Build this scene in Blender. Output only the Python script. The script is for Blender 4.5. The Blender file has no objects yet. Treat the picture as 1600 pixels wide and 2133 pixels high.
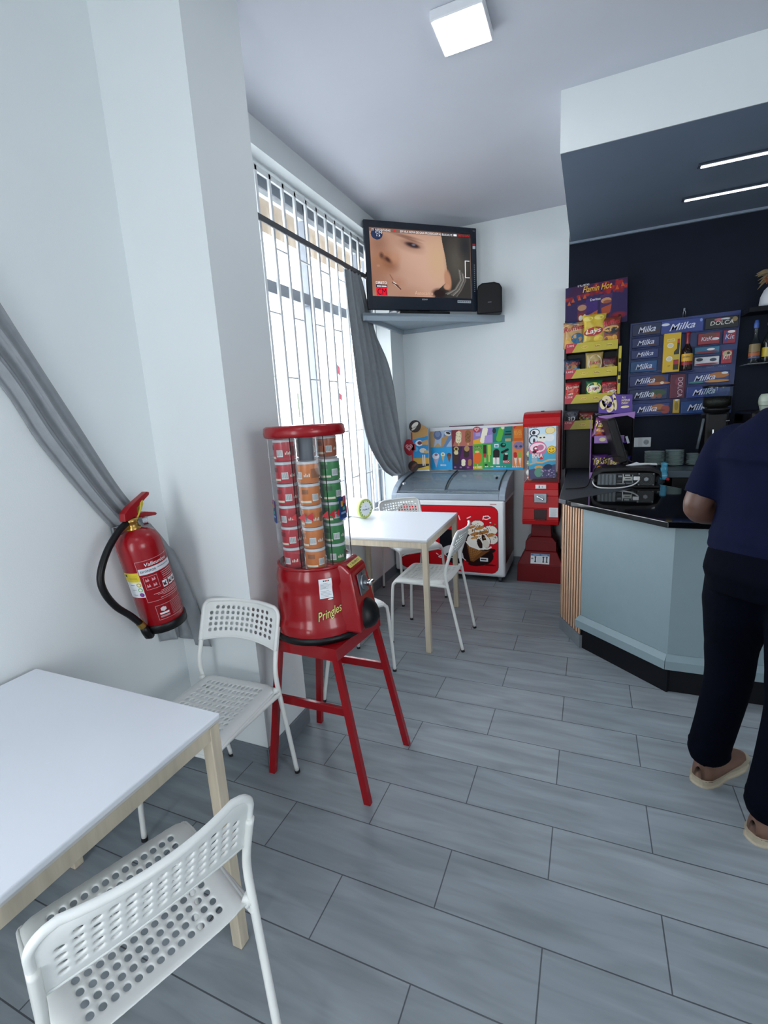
import bpy, bmesh, math, random
import numpy as np
from mathutils import Vector, Matrix
random.seed(7)
PI = math.pi
sc = bpy.context.scene
COL = sc.collection

# ------------------------------------------------------------------ camera
cam_d = bpy.data.cameras.new('camera'); cam = bpy.data.objects.new('camera', cam_d); COL.objects.link(cam)
cam_d.sensor_fit = 'HORIZONTAL'; cam_d.sensor_width = 36.0; cam_d.lens = 36.0 * 992.27 / 1600.0
cam_d.clip_start = 0.02; cam_d.clip_end = 200
_r = Vector((0.91995779, 0.38786361, -0.05691652)); _u = Vector((-0.02618885, 0.20567126, 0.97827066))
_f = Vector((-0.39114168, 0.89847713, -0.19936658))
_m = Matrix((_r, _u, -_f)).transposed().to_4x4(); _m.translation = Vector((0.0830, -0.9174, 1.5009))
cam.matrix_world = _m
sc.camera = cam

# ------------------------------------------------------------------ world, light, exposure
SKY = 6.5
w = bpy.data.worlds.new('sky'); sc.world = w; w.use_nodes = True
nt = w.node_tree; bg = nt.nodes['Background']
tc = nt.nodes.new('ShaderNodeTexCoord'); sep = nt.nodes.new('ShaderNodeSeparateXYZ'); rp = nt.nodes.new('ShaderNodeValToRGB')
nt.links.new(tc.outputs['Generated'], sep.inputs[0]); nt.links.new(sep.outputs['Z'], rp.inputs[0]); nt.links.new(rp.outputs[0], bg.inputs[0])
rp.color_ramp.elements[0].position = 0.0; rp.color_ramp.elements[0].color = (1.0, 0.99, 0.98, 1)
rp.color_ramp.elements[1].position = 0.7; rp.color_ramp.elements[1].color = (0.90, 0.94, 1.0, 1)
bg.inputs[1].default_value = SKY
vs = sc.view_settings
vs.view_transform = 'Standard'; vs.look = 'None'; vs.exposure = 0.43; vs.gamma = 1.0; vs.use_curve_mapping = False
sc.cycles.use_denoising = True
sc.cycles.max_bounces = 10; sc.cycles.diffuse_bounces = 6; sc.cycles.transparent_max_bounces = 24
sc.cycles.sample_clamp_indirect = 6.0; sc.cycles.caustics_reflective = False; sc.cycles.caustics_refractive = False

def portal(name, loc, rot, sx, sy):     # daylight enters through these openings
    l = bpy.data.lights.new(name, 'AREA'); l.shape = 'RECTANGLE'; l.size = sx; l.size_y = sy
    l.cycles.is_portal = True
    o = bpy.data.objects.new(name, l); COL.objects.link(o); o.location = loc; o.rotation_euler = rot
    return o
portal('daylight_window', (-1.83, 2.1, 1.80), (0, -PI/2, 0), 2.32, 2.42)
portal('daylight_side_window', (-1.83, -1.75, 1.80), (0, -PI/2, 0), 2.32, 1.1)
portal('daylight_shop_front', (-.75, -2.92, 1.4), (PI/2, 0, 0), .9, 2.6)
portal('daylight_added_window', (3.47, -1.85, 1.65), (0, PI/2, 0), 1.9, 1.7)

# ------------------------------------------------------------------ colour and materials
def lin(c):
    c = c / 255.0
    return c / 12.92 if c <= 0.04045 else ((c + 0.055) / 1.055) ** 2.4
def rgb(h):
    h = h.lstrip('#')
    return tuple(lin(int(h[i:i+2], 16)) for i in (0, 2, 4))
MC = {}
def mat(name, hexc='#808080', rough=0.5, metal=0.0, noise=0.06, nscale=14.0, bump=0.0, bscale=60.0, coat=0.0, stretch=None, emit=0.0, spec=0.5):
    if name in MC: return MC[name]
    m = bpy.data.materials.new(name); m.use_nodes = True; MC[name] = m
    t = m.node_tree; p = t.nodes['Principled BSDF']; c = rgb(hexc)
    tx = t.nodes.new('ShaderNodeTexCoord'); mp = t.nodes.new('ShaderNodeMapping'); nz = t.nodes.new('ShaderNodeTexNoise')
    t.links.new(tx.outputs['Object'], mp.inputs[0]); t.links.new(mp.outputs[0], nz.inputs['Vector'])
    if stretch: mp.inputs['Scale'].default_value = stretch
    nz.inputs['Scale'].default_value = nscale; nz.inputs['Detail'].default_value = 4
    r = t.nodes.new('ShaderNodeValToRGB'); t.links.new(nz.outputs['Fac'], r.inputs[0])
    r.color_ramp.elements[0].position = 0.3; r.color_ramp.elements[1].position = 0.7
    r.color_ramp.elements[0].color = tuple(x * (1 - noise) for x in c) + (1,)
    r.color_ramp.elements[1].color = tuple(min(1, x * (1 + noise)) for x in c) + (1,)
    t.links.new(r.outputs[0], p.inputs['Base Color'])
    p.inputs['Roughness'].default_value = rough; p.inputs['Metallic'].default_value = metal
    p.inputs['Coat Weight'].default_value = coat; p.inputs['Specular IOR Level'].default_value = spec
    if emit:
        p.inputs['Emission Strength'].default_value = emit; p.inputs['Emission Color'].default_value = c + (1,)
    if bump:
        n2 = t.nodes.new('ShaderNodeTexNoise'); n2.inputs['Scale'].default_value = bscale; t.links.new(mp.outputs[0], n2.inputs['Vector'])
        b = t.nodes.new('ShaderNodeBump'); b.inputs['Strength'].default_value = bump; b.inputs['Distance'].default_value = 0.002
        t.links.new(n2.outputs['Fac'], b.inputs['Height']); t.links.new(b.outputs[0], p.inputs['Normal'])
    return m
def pc(hexc, rough=0.45): return mat('paint_' + hexc.strip('#') + ('' if rough == 0.45 else '_%d' % (rough * 100)), hexc, rough, noise=0.03)
def emi(name, hexc, s):
    m = bpy.data.materials.new(name); m.use_nodes = True; t = m.node_tree; t.nodes.remove(t.nodes['Principled BSDF'])
    e = t.nodes.new('ShaderNodeEmission'); e.inputs[0].default_value = rgb(hexc) + (1,); e.inputs[1].default_value = s
    t.links.new(e.outputs[0], t.nodes['Material Output'].inputs[0]); return m
def clear(name, tint=(0.96, 0.98, 1.0), refl=1.45, haze=0.0):
    m = bpy.data.materials.new(name); m.use_nodes = True; t = m.node_tree; t.nodes.remove(t.nodes['Principled BSDF'])
    a = t.nodes.new('ShaderNodeBsdfTransparent'); a.inputs[0].default_value = tint + (1,)
    g = t.nodes.new('ShaderNodeBsdfGlossy'); g.inputs['Roughness'].default_value = 0.04
    lw = t.nodes.new('ShaderNodeLayerWeight'); lw.inputs[0].default_value = .5      # Schlick: 4 % head on, mirror at grazing
    pw = t.nodes.new('ShaderNodeMath'); pw.operation = 'POWER'; pw.inputs[1].default_value = 5; t.links.new(lw.outputs['Facing'], pw.inputs[0])
    fr = t.nodes.new('ShaderNodeMath'); fr.operation = 'MULTIPLY_ADD'; fr.inputs[1].default_value = .9; fr.inputs[2].default_value = ((refl - 1) / (refl + 1)) ** 2; t.links.new(pw.outputs[0], fr.inputs[0])
    x = t.nodes.new('ShaderNodeMixShader'); t.links.new(fr.outputs[0], x.inputs[0]); t.links.new(a.outputs[0], x.inputs[1]); t.links.new(g.outputs[0], x.inputs[2])
    out = x
    if haze:
        d = t.nodes.new('ShaderNodeBsdfDiffuse'); d.inputs[0].default_value = (0.8, 0.85, 0.9, 1)
        y = t.nodes.new('ShaderNodeMixShader'); y.inputs[0].default_value = haze
        t.links.new(x.outputs[0], y.inputs[1]); t.links.new(d.outputs[0], y.inputs[2]); out = y
    t.links.new(out.outputs[0], t.nodes['Material Output'].inputs[0]); return m
def vcol(name, rough=0.4, emit=0.0):
    if name in MC: return MC[name]
    m = bpy.data.materials.new(name); m.use_nodes = True; t = m.node_tree; MC[name] = m
    a = t.nodes.new('ShaderNodeVertexColor'); a.layer_name = 'Col'; p = t.nodes['Principled BSDF']
    p.inputs['Roughness'].default_value = rough; p.inputs['Specular IOR Level'].default_value = .25
    if emit:
        p.inputs['Base Color'].default_value = (0.01, 0.01, 0.012, 1)
        t.links.new(a.outputs[0], p.inputs['Emission Color']); p.inputs['Emission Strength'].default_value = emit
    else: t.links.new(a.outputs[0], p.inputs['Base Color'])
    return m

WALL = mat('white_wall_paint', '#dae0e1', 0.7, noise=0.012, nscale=3, bump=0.15, bscale=240)
CEIL = mat('ceiling_paint', '#c6c9d2', 0.8, noise=0.012, nscale=3)
DARKWALL = mat('navy_wall_paint', '#0a1424', 0.7, noise=0.15, nscale=5, bump=0.2, bscale=40, spec=.25)
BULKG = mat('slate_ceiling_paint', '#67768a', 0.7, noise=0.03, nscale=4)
CHW = mat('chair_plastic', '#dcdfdc', 0.38, noise=0.015)
CHT = mat('chair_tube', '#dfe1dd', 0.3, noise=0.015)
RUB = mat('black_rubber', '#14161a', 0.6)
TOPW = mat('white_laminate', '#e2e6ec', 0.28, noise=0.01, nscale=4)
EDGE = mat('laminate_edge', '#c9c8c4', 0.4, noise=0.02)
BIRCH = mat('birch_wood', '#c8bca6', 0.5, noise=0.10, nscale=9, stretch=(6, 6, 0.6))
RED = mat('gloss_red', '#8e0914', 0.2, noise=0.03, coat=0.2, spec=.4)
REDD = mat('red_plastic', '#8c0a15', 0.24, noise=0.04, coat=0.1, spec=.4)
REDB = mat('bright_red_plastic', '#ab0b13', 0.35, noise=0.03, spec=.3)
BLK = mat('black_plastic', '#08090c', 0.4, noise=0.1, spec=.3)
STEEL = mat('brushed_steel', '#8e959b', 0.3, metal=0.9, noise=0.08)
CHROME = mat('chrome', '#c4c8cc', 0.12, metal=1.0, noise=0.02)
BRASS = mat('brass', '#b08d4a', 0.28, metal=0.9, noise=0.1)
CURT = mat('grey_curtain', '#8e9397', 0.9, noise=0.06, nscale=30, bump=0.3, bscale=500)
TILEG = mat('skirting_tile', '#6d747b', 0.45, noise=0.08, nscale=12, stretch=(2, 2, 8))
ALU = mat('aluminium_frame', '#8a919b', 0.4, metal=0.2, noise=0.04)
BAR = mat('grille_paint', '#e4e8ea', 0.5, noise=0.03)
GLASS = clear('window_glass'); ACRY = clear('clear_acrylic', (0.93, 0.95, 0.96), 1.35, 0.03); LID = clear('freezer_glass', (0.80, 0.90, 0.92), 1.5, 0.10)
BOTG = clear('clear_bottle', (0.8, 0.88, 0.86), 1.5)

# ------------------------------------------------------------------ mesh builder
def frame(p, x, y):
    x = Vector(x).normalized(); y = Vector(y); z = x.cross(y).normalized(); y = z.cross(x)
    m = Matrix((x, y, z)).transposed().to_4x4(); m.translation = Vector(p); return m
def front(x, y, z): return frame((x, y, z), (1, 0, 0), (0, 0, 1))     # faces -y
TXT = {}
def text_geo(s, shear=0.0, bold=0.0):
    k = (s, shear, bold)
    if k in TXT: return TXT[k]
    cu = bpy.data.curves.new('t', 'FONT'); cu.body = s; cu.size = 1; cu.shear = shear; cu.offset = bold * .4; cu.resolution_u = 3
    o = bpy.data.objects.new('t', cu); COL.objects.link(o)
    dg = bpy.context.evaluated_depsgraph_get(); me = bpy.data.meshes.new_from_object(o.evaluated_get(dg))
    V = [tuple(v.co) for v in me.vertices]; F = [tuple(p.vertices) for p in me.polygons]
    bpy.data.objects.remove(o); bpy.data.curves.remove(cu); bpy.data.meshes.remove(me)
    xs = [v[0] for v in V] or [0, 1]; ys = [v[1] for v in V] or [0, 1]
    x0, x1, y0, y1 = min(xs), max(xs), min(ys), max(ys)
    V = [((v[0] - x0) / (x1 - x0 + 1e-9) - .5, (v[1] - y0) / (y1 - y0 + 1e-9) - .5) for v in V]
    TXT[k] = (V, F); return TXT[k]
class MB:
    def __init__(s): s.v = []; s.f = []; s.mi = []; s.sm = []; s.mats = []; s.M = Matrix()
    def add(s, V, F, m, smooth=False, M=None):
        T = s.M @ M if M is not None else s.M
        b = len(s.v); s.v += [T @ Vector(v) for v in V]
        if m not in s.mats: s.mats.append(m)
        k = s.mats.index(m)
        for f in F: s.f.append([b + i for i in f]); s.mi.append(k); s.sm.append(smooth)
        return s
    def bm(s, bm, m, smooth=False, M=None):
        bm.verts.index_update(); s.add([v.co.copy() for v in bm.verts], [[v.index for v in f.verts] for f in bm.faces], m, smooth, M); bm.free(); return s
    def box(s, c, d, m, bev=0.0, M=None, seg=2):
        bm = bmesh.new(); bmesh.ops.create_cube(bm, size=1)
        for v in bm.verts: v.co = Vector((v.co.x * d[0], v.co.y * d[1], v.co.z * d[2]))
        if bev: bmesh.ops.bevel(bm, geom=bm.edges[:] , offset=bev, segments=seg, profile=.5, affect='EDGES')
        for v in bm.verts: v.co += Vector(c)
        return s.bm(bm, m, bool(bev) and False, M)
    def prism(s, poly, z0, z1, m, M=None):
        n = len(poly); V = [(x, y, z0) for x, y in poly] + [(x, y, z1) for x, y in poly]
        F = [list(range(n))[::-1], list(range(n, 2 * n))] + [[i, (i + 1) % n, n + (i + 1) % n, n + i] for i in range(n)]
        return s.add(V, F, m, False, M)
    def lathe(s, prof, m, seg=32, M=None, smooth=True, a0=0, a1=2 * PI, cap=True):
        V = []; F = []; full = abs(a1 - a0 - 2 * PI) < 1e-6; n = seg if full else seg + 1
        for r, z in prof:
            for i in range(n):
                a = a0 + (a1 - a0) * i / seg; V.append((r * math.cos(a), r * math.sin(a), z))
        for j in range(len(prof) - 1):
            for i in range(seg):
                k = (i + 1) % n if full else i + 1
                F.append([j * n + i, j * n + k, (j + 1) * n + k, (j + 1) * n + i])
        s.add(V, F, m, smooth, M)
        if cap and full:
            for j, rv in ((0, True), (len(prof) - 1, False)):
                if prof[j][0] > 1e-4:
                    ring = [V[j * n + i] for i in range(n)]; idx = list(range(n)); s.add(ring, [idx[::-1] if rv else idx], m, False, M)
        return s
    def cyl(s, p0, p1, r, m, seg=16, r1=None):
        p0 = Vector(p0); p1 = Vector(p1); d = p1 - p0; q = d.to_track_quat('Z', 'Y').to_matrix().to_4x4(); q.translation = p0
        r1 = r if r1 is None else r1; L = d.length
        s.lathe([(r, 0), (r1, L)], m, seg, q)
        return s
    def tube(s, pts, r, m, seg=10, caps=True, M=None, smooth=True, flat=1.0):
        P = [Vector(p) for p in pts]; n = len(P); R = r if isinstance(r, (list, tuple)) else [r] * n
        T = [(P[min(i + 1, n - 1)] - P[max(i - 1, 0)]).normalized() for i in range(n)]
        a = Vector((0, 0, 1)) if abs(T[0].z) < .9 else Vector((1, 0, 0)); N = T[0].cross(a).normalized(); V = []
        for i in range(n):
            N = (N - T[i] * N.dot(T[i])).normalized(); B = T[i].cross(N)
            for k in range(seg):
                t = 2 * PI * k / seg; V.append(P[i] + (N * math.cos(t) + B * math.sin(t) * flat) * R[i])
        F = [[i * seg + k, i * seg + (k + 1) % seg, (i + 1) * seg + (k + 1) % seg, (i + 1) * seg + k] for i in range(n - 1) for k in range(seg)]
        if caps: F += [list(range(seg))[::-1], [(n - 1) * seg + k for k in range(seg)]]
        return s.add(V, F, m, smooth, M)
    def grid(s, fn, nu, nv, m, smooth=True, M=None):
        V = [fn(i / nu, j / nv) for j in range(nv + 1) for i in range(nu + 1)]
        F = [[j * (nu + 1) + i, j * (nu + 1) + i + 1, (j + 1) * (nu + 1) + i + 1, (j + 1) * (nu + 1) + i] for j in range(nv) for i in range(nu)]
        return s.add(V, F, m, smooth, M)
    def text(s, t, wd, ht, m, M, shear=0.0, bold=0.0, warp=None):
        V, F = text_geo(t, shear, bold); V = [(x * wd, y * ht, 0.0) for x, y in V]
        if warp: V = [warp(*v) for v in V]
        return s.add(V, F, m, False, M)
    def ell(s, cx, cy, rx, ry, z, m, M, rot=0, seg=20):
        c, q = math.cos(rot), math.sin(rot); V = []
        for i in range(seg):
            a = 2 * PI * i / seg; x = rx * math.cos(a); y = ry * math.sin(a); V.append((cx + x * c - y * q, cy + x * q + y * c, z))
        return s.add(V, [list(range(seg))], m, False, M)
    def quad(s, cx, cy, wd, ht, z, m, M):
        a, b = wd / 2, ht / 2
        return s.add([(cx - a, cy - b, z), (cx + a, cy - b, z), (cx + a, cy + b, z), (cx - a, cy + b, z)], [[0, 1, 2, 3]], m, False, M)
    def sphere(s, c, r, m, seg=20, sc_=(1, 1, 1), M=None):
        bm = bmesh.new(); bmesh.ops.create_uvsphere(bm, u_segments=seg, v_segments=seg // 2, radius=r)
        for v in bm.verts: v.co = Vector((v.co.x * sc_[0] + c[0], v.co.y * sc_[1] + c[1], v.co.z * sc_[2] + c[2]))
        return s.bm(bm, m, True, M)
    def mesh(s, name):
        me = bpy.data.meshes.new(name); me.from_pydata([tuple(v) for v in s.v], [], s.f)
        for m in s.mats: me.materials.append(m)
        me.polygons.foreach_set('material_index', s.mi); me.polygons.foreach_set('use_smooth', s.sm); me.update(); return me
    def build(s, name, parent=None, label=None):
        o = bpy.data.objects.new(name, s.mesh(name)); COL.objects.link(o)
        if parent: o.parent = parent
        if label: o['label'] = label
        return o
def tag(o, label=None, cat=None, group=None, kind=None):
    if label: o['label'] = label
    if cat: o['category'] = cat
    if group: o['group'] = group
    if kind: o['kind'] = kind
    return o
def thing(name, label, cat, loc=(0, 0, 0), rz=0.0, group=None, kind=None):
    o = bpy.data.objects.new(name, None); COL.objects.link(o); o.location = loc; o.rotation_euler = (0, 0, rz); o.empty_display_size = .1
    return tag(o, label, cat, group, kind)
def struct(name, mb, label=None):
    return tag(mb.build(name), label, None, None, 'structure')
def kids(o): return [c for c in COL.objects if c.parent == o]
def copy_tree(o, parent=None):
    c = o.copy(); COL.objects.link(c); c.parent = parent
    for ch in kids(o): copy_tree(ch, c)
    return c
def smooth_path(pts, n=6):
    P = [Vector(p) for p in pts]; out = []
    for i in range(len(P) - 1):
        a = P[max(i - 1, 0)]; b = P[i]; c = P[i + 1]; d = P[min(i + 2, len(P) - 1)]
        for k in range(n):
            t = k / n; out.append(0.5 * ((2 * b) + (c - a) * t + (2 * a - 5 * b + 4 * c - d) * t * t + (-a + 3 * b - 3 * c + d) * t ** 3))
    out.append(P[-1]); return out

# ------------------------------------------------------------------ a raster that becomes a finely gridded coloured sheet
class CV:
    def __init__(s, W, H, bg, nx):
        s.W, s.H = W, H; s.nx = nx; s.ny = max(2, int(nx * H / W)); s.a = np.zeros((s.ny + 1, s.nx + 1, 3)); s.a[:] = rgb(bg)
        s.x = np.linspace(0, W, s.nx + 1)[None, :].repeat(s.ny + 1, 0); s.y = np.linspace(0, H, s.ny + 1)[:, None].repeat(s.nx + 1, 1)
    def put(s, mask, c, al=1.0): s.a[:] = s.a * (1 - mask[..., None] * al) + np.array(rgb(c)) * mask[..., None] * al; return s
    def ell(s, cx, cy, rx, ry, c, rot=0, soft=0.0, al=1.0):
        dx, dy = s.x - cx, s.y - cy; q, w_ = math.cos(rot), math.sin(rot); u = (dx * q + dy * w_) / rx; v = (-dx * w_ + dy * q) / ry
        d = np.sqrt(u * u + v * v); return s.put(np.clip((1 - d) / soft, 0, 1) if soft else (d < 1) * 1.0, c, al)
    def rect(s, x0, y0, x1, y1, c, al=1.0): return s.put(((s.x >= x0) & (s.x <= x1) & (s.y >= y0) & (s.y <= y1)) * 1.0, c, al)
    def poly(s, P, c, al=1.0):
        ins = np.zeros_like(s.x, bool); n = len(P)
        for i in range(n):
            (x1, y1), (x2, y2) = P[i], P[(i + 1) % n]
            if y1 == y2: continue
            ins ^= ((s.y > y1) != (s.y > y2)) & (s.x < (x2 - x1) * (s.y - y1) / (y2 - y1) + x1)
        return s.put(ins * 1.0, c, al)
    def line(s, P, wd, c):
        for (x1, y1), (x2, y2) in zip(P, P[1:]):
            dx, dy = x2 - x1, y2 - y1; L = dx * dx + dy * dy + 1e-9; t = np.clip(((s.x - x1) * dx + (s.y - y1) * dy) / L, 0, 1)
            s.put((np.hypot(s.x - x1 - t * dx, s.y - y1 - t * dy) < wd) * 1.0, c)
        return s
    def capsule(s, x1, y1, x2, y2, r, c): return s.line([(x1, y1), (x2, y2)], r, c)
    def sheet(s, name, fn, m, parent):      # fn(u, v) with v measured downwards
        V = []; 
        for j in range(s.ny + 1):
            for i in range(s.nx + 1): V.append(tuple(fn(i / s.nx, j / s.ny)))
        n = s.nx + 1; F = [(j * n + i, (j + 1) * n + i, (j + 1) * n + i + 1, j * n + i + 1) for j in range(s.ny) for i in range(s.nx)]
        me = bpy.data.meshes.new(name); me.from_pydata(V, [], F)
        at = me.color_attributes.new('Col', 'FLOAT_COLOR', 'POINT'); d = np.ones((len(V), 4)); d[:, :3] = s.a.reshape(-1, 3); at.data.foreach_set('color', d.ravel())
        me.materials.append(m); me.update(); o = bpy.data.objects.new(name, me); COL.objects.link(o)
        if parent: o.parent = parent
        return o

# =================================================================== ROOM
XL, YB, ZC = -1.60, 3.65, 3.09
XR, YF = 3.4, -2.9
# floor: wood look tiles
fm = bpy.data.materials.new('floor_tiles'); fm.use_nodes = True; t = fm.node_tree; p = t.nodes['Principled BSDF']
tx = t.nodes.new('ShaderNodeTexCoord'); mp = t.nodes.new('ShaderNodeMapping'); mp.inputs['Location'].default_value = (0.319, 0, 0)
t.links.new(tx.outputs['Object'], mp.inputs[0])
br = t.nodes.new('ShaderNodeTexBrick'); br.offset = 0.5; br.offset_frequency = 2; br.squash = 1.0
for k, v in (('Scale', 1.0), ('Mortar Size', 0.0022), ('Mortar Smooth', 0.2), ('Bias', 0.0), ('Brick Width', 0.638), ('Row Height', 0.214)): br.inputs[k].default_value = v
br.inputs['Color1'].default_value = (0.228, 0.262, 0.285, 1); br.inputs['Color2'].default_value = (0.262, 0.295, 0.315, 1); br.inputs['Mortar'].default_value = (0.07, 0.078, 0.088, 1)
t.links.new(mp.outputs[0], br.inputs['Vector'])
m2 = t.nodes.new('ShaderNodeMapping'); m2.inputs['Scale'].default_value = (1.3, 9.0, 1); t.links.new(tx.outputs['Object'], m2.inputs[0])
nz = t.nodes.new('ShaderNodeTexNoise'); nz.inputs['Scale'].default_value = 2.2; nz.inputs['Detail'].default_value = 6; nz.inputs['Distortion'].default_value = 0.6; t.links.new(m2.outputs[0], nz.inputs['Vector'])
mr = t.nodes.new('ShaderNodeMapRange'); mr.inputs[1].default_value = .3; mr.inputs[2].default_value = .72; mr.inputs[3].default_value = .80; mr.inputs[4].default_value = 1.22; t.links.new(nz.outputs['Fac'], mr.inputs[0])
mx = t.nodes.new('ShaderNodeVectorMath'); mx.operation = 'SCALE'; t.links.new(br.outputs['Color'], mx.inputs[0]); t.links.new(mr.outputs[0], mx.inputs['Scale']); t.links.new(mx.outputs[0], p.inputs['Base Color'])
rr = t.nodes.new('ShaderNodeMapRange'); rr.inputs[3].default_value = .30; rr.inputs[4].default_value = .44; t.links.new(nz.outputs['Fac'], rr.inputs[0]); t.links.new(rr.outputs[0], p.inputs['Roughness'])
bp = t.nodes.new('ShaderNodeBump'); bp.inputs['Strength'].default_value = .25; bp.inputs['Distance'].default_value = .002; t.links.new(br.outputs['Fac'], bp.inputs['Height']); bp.invert = True; t.links.new(bp.outputs[0], p.inputs['Normal'])
b = MB(); b.add([(XL - .3, YF - .3, 0), (XR + .2, YF - .3, 0), (XR + .2, YB + .2, 0), (XL - .3, YB + .2, 0)], [[0, 1, 2, 3]], fm); struct('floor', b, 'grey wood-look floor tiles laid in running bond')
b = MB(); b.box(((XL + XR) / 2 - .1, (YB + YF) / 2, ZC + .1), (XR - XL + .6, YB - YF + .6, .2), CEIL); struct('ceiling', b, 'plain white plastered ceiling')

W1 = (0.89, 3.33, 0.62, 2.95); W2 = (-2.3, -1.20, 0.62, 2.95)
b = MB(); xc = XL - .12; tw = .24
def wl(y0, y1, z0, z1): b.box((xc, (y0 + y1) / 2, (z0 + z1) / 2), (tw, y1 - y0, z1 - z0), WALL)
wl(YF - .2, W2[0], 0, ZC); wl(W2[1], W1[0], 0, ZC); wl(W1[1], YB + .2, 0, ZC)
for W_ in (W1, W2): wl(W_[0], W_[1], 0, W_[2]); wl(W_[0], W_[1], W_[3], ZC)
struct('wall_left', b, 'white wall with the barred window and the fire extinguisher')
b = MB(); b.box((-1.395, .729, ZC / 2), (.41, .322, ZC), WALL); struct('wall_pier', b, 'white pier jutting out beside the barred window')
b = MB(); b.box(((XL - .105) / 2, YB + .1, ZC / 2), (-.105 - XL, .2, ZC), WALL); struct('wall_back', b, 'white wall behind the ice cream freezer')
b = MB(); b.box(((XR - .105) / 2, YB + .1, ZC / 2), (XR + .105, .2, ZC), DARKWALL); struct('wall_bar', b, 'dark navy wall behind the bar')
b = MB()
for y0, y1, z0, z1 in ((YF - .2, -2.7, 0, ZC), (-1.0, YB + .2, 0, ZC), (-2.7, -1.0, 0, .7), (-2.7, -1.0, 2.6, ZC)): b.box((XR + .1, (y0 + y1) / 2, (z0 + z1) / 2), (.2, y1 - y0, z1 - z0), WALL)
struct('wall_right', b)
root = thing('window_4', 'added unseen window in the right wall behind the camera, brightening the left wall', None); root['kind'] = 'structure'  # out of view, added so that daylight reaches the left wall
b = MB()
for y in (-2.675, -1.85, -1.025): b.box((XR + .1, y, 1.65), (.05, .05, 1.9), pc('#8a919b'))
for z in (.725, 2.575): b.box((XR + .1, -1.85, z), (.05, 1.7, .05), pc('#8a919b'))
b.build('window_frame', root); b = MB(); b.box((XR + .1, -1.85, 1.65), (.006, 1.7, 1.9), GLASS); b.build('glass_pane', root)
b = MB(); b.box((-1.5, YF - .1, ZC / 2), (.6, .2, ZC), WALL); b.box((1.6, YF - .1, ZC / 2), (3.8, .2, ZC), WALL); b.box((-.75, YF - .1, 2.9), (.9, .2, .38), WALL); struct('wall_front', b)
b = MB(); b.box(((XR - .095) / 2, (2.10 + YB) / 2, (2.80 + ZC) / 2), (XR + .095, YB - 2.10, ZC - 2.80), WALL)
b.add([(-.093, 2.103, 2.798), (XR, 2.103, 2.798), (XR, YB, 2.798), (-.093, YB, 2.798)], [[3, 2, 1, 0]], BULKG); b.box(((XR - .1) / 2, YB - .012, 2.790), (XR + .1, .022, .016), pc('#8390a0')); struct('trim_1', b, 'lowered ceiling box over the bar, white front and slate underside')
b = MB(); H = .085
def sk(x0, y0, x1, y1): b.box(((x0 + x1) / 2, (y0 + y1) / 2, H / 2), (max(abs(x1 - x0), .012), max(abs(y1 - y0), .012), H), TILEG, .002)
sk(-1.594, YF, -1.594, .568); sk(-1.594, .89, -1.594, YB); struct('baseboard_left', b, 'grey tile skirting along the window wall')
b = MB(); sk(-1.6, .562, -1.184, .562); sk(-1.184, .556, -1.184, .89); sk(-1.6, .896, -1.184, .896); struct('baseboard_pier', b, 'grey tile skirting around the white pier')
b = MB(); sk(-1.6, YB - .006, -.105, YB - .006); struct('baseboard_back', b, 'grey tile skirting behind the freezer')

# windows
def window(n, W_, label, mulls):
    y0, y1, z0, z1 = W_; root = thing('window_%d' % n, label, None); root['kind'] = 'structure'
    f = MB(); X = -1.80
    f.box((X, (y0 + y1) / 2, z1 - .03), (.05, y1 - y0, .06), ALU, .003); f.box((X, (y0 + y1) / 2, z0 + .03), (.05, y1 - y0, .06), ALU, .003)
    for y in (y0 + .025, y1 - .025): f.box((X, y, (z0 + z1) / 2), (.05, .05, z1 - z0), ALU, .003)
    f.box((X, (y0 + y1) / 2, 2.33), (.06, y1 - y0, .075), ALU, .003)
    for y in mulls: f.box((X, y, (z0 + z1) / 2), (.05, .045, z1 - z0), ALU, .003)
    f.box((X + .01, (y0 + y1) / 2, z1 - .085), (.03, y1 - y0, .03), BAR, .002)
    f.build('window_frame', root)
    g = MB(); g.box((X - .005, (y0 + y1) / 2, (z0 + z1) / 2), (.006, y1 - y0, z1 - z0), GLASS); g.build('glass_pane', root)
    s = MB(); s.box((-1.69, (y0 + y1) / 2, z0 + .008), (.2, y1 - y0, .02), pc('#d5d8dc'), .003); s.build('window_sill', root)
    return root
window(1, W1, 'tall barred window with bright daylight', [2.27, 3.10, 1.5]); window(2, W2, 'second tall window beyond the grey curtain', [-1.75])
root = thing('window_3', 'unseen shop-front glazing behind the camera, sized for the daylight it lets in', None); root['kind'] = 'structure'  # unseen glazing, its width set by how much daylight comes from behind
b = MB()
for x in (-1.17, -.33): b.box((x, YF - .05, 1.36), (.06, .06, 2.7), ALU)
b.box((-.75, YF - .05, .08), (.9, .06, .16), ALU); b.box((-.75, YF - .05, 2.1), (.9, .06, .06), ALU); b.build('window_frame', root)
b = MB(); b.box((-.75, YF - .05, 1.36), (.9, .006, 2.7), GLASS); b.build('glass_pane', root)

# grille inside window 1
g = thing('window_grille', 'pale painted metal security grille of vertical bars inside the window', 'window grille', (-1.70, 0, 0))
ys = [0.955 + .1335 * i for i in range(18)]
for y in ys:
    b = MB(); b.box((0, y, 1.785), (.016, .022, 2.30), BAR, .002); b.build('bar', g)
for li, z in enumerate((2.53, 2.15, 1.77, 1.39, 1.01, .72)):
    for i in range(17):
        if (i + li) % 2 == 0:
            b = MB(); b.box((0, (ys[i] + ys[i + 1]) / 2, z), (.010, .112, .010), BAR, .002); b.build('crosspiece', g)
b = MB()
for z in (.65, 2.915): b.box((0, 2.09, z), (.016, 2.30, .03), BAR, .002)
b.build('rail', g)
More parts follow.
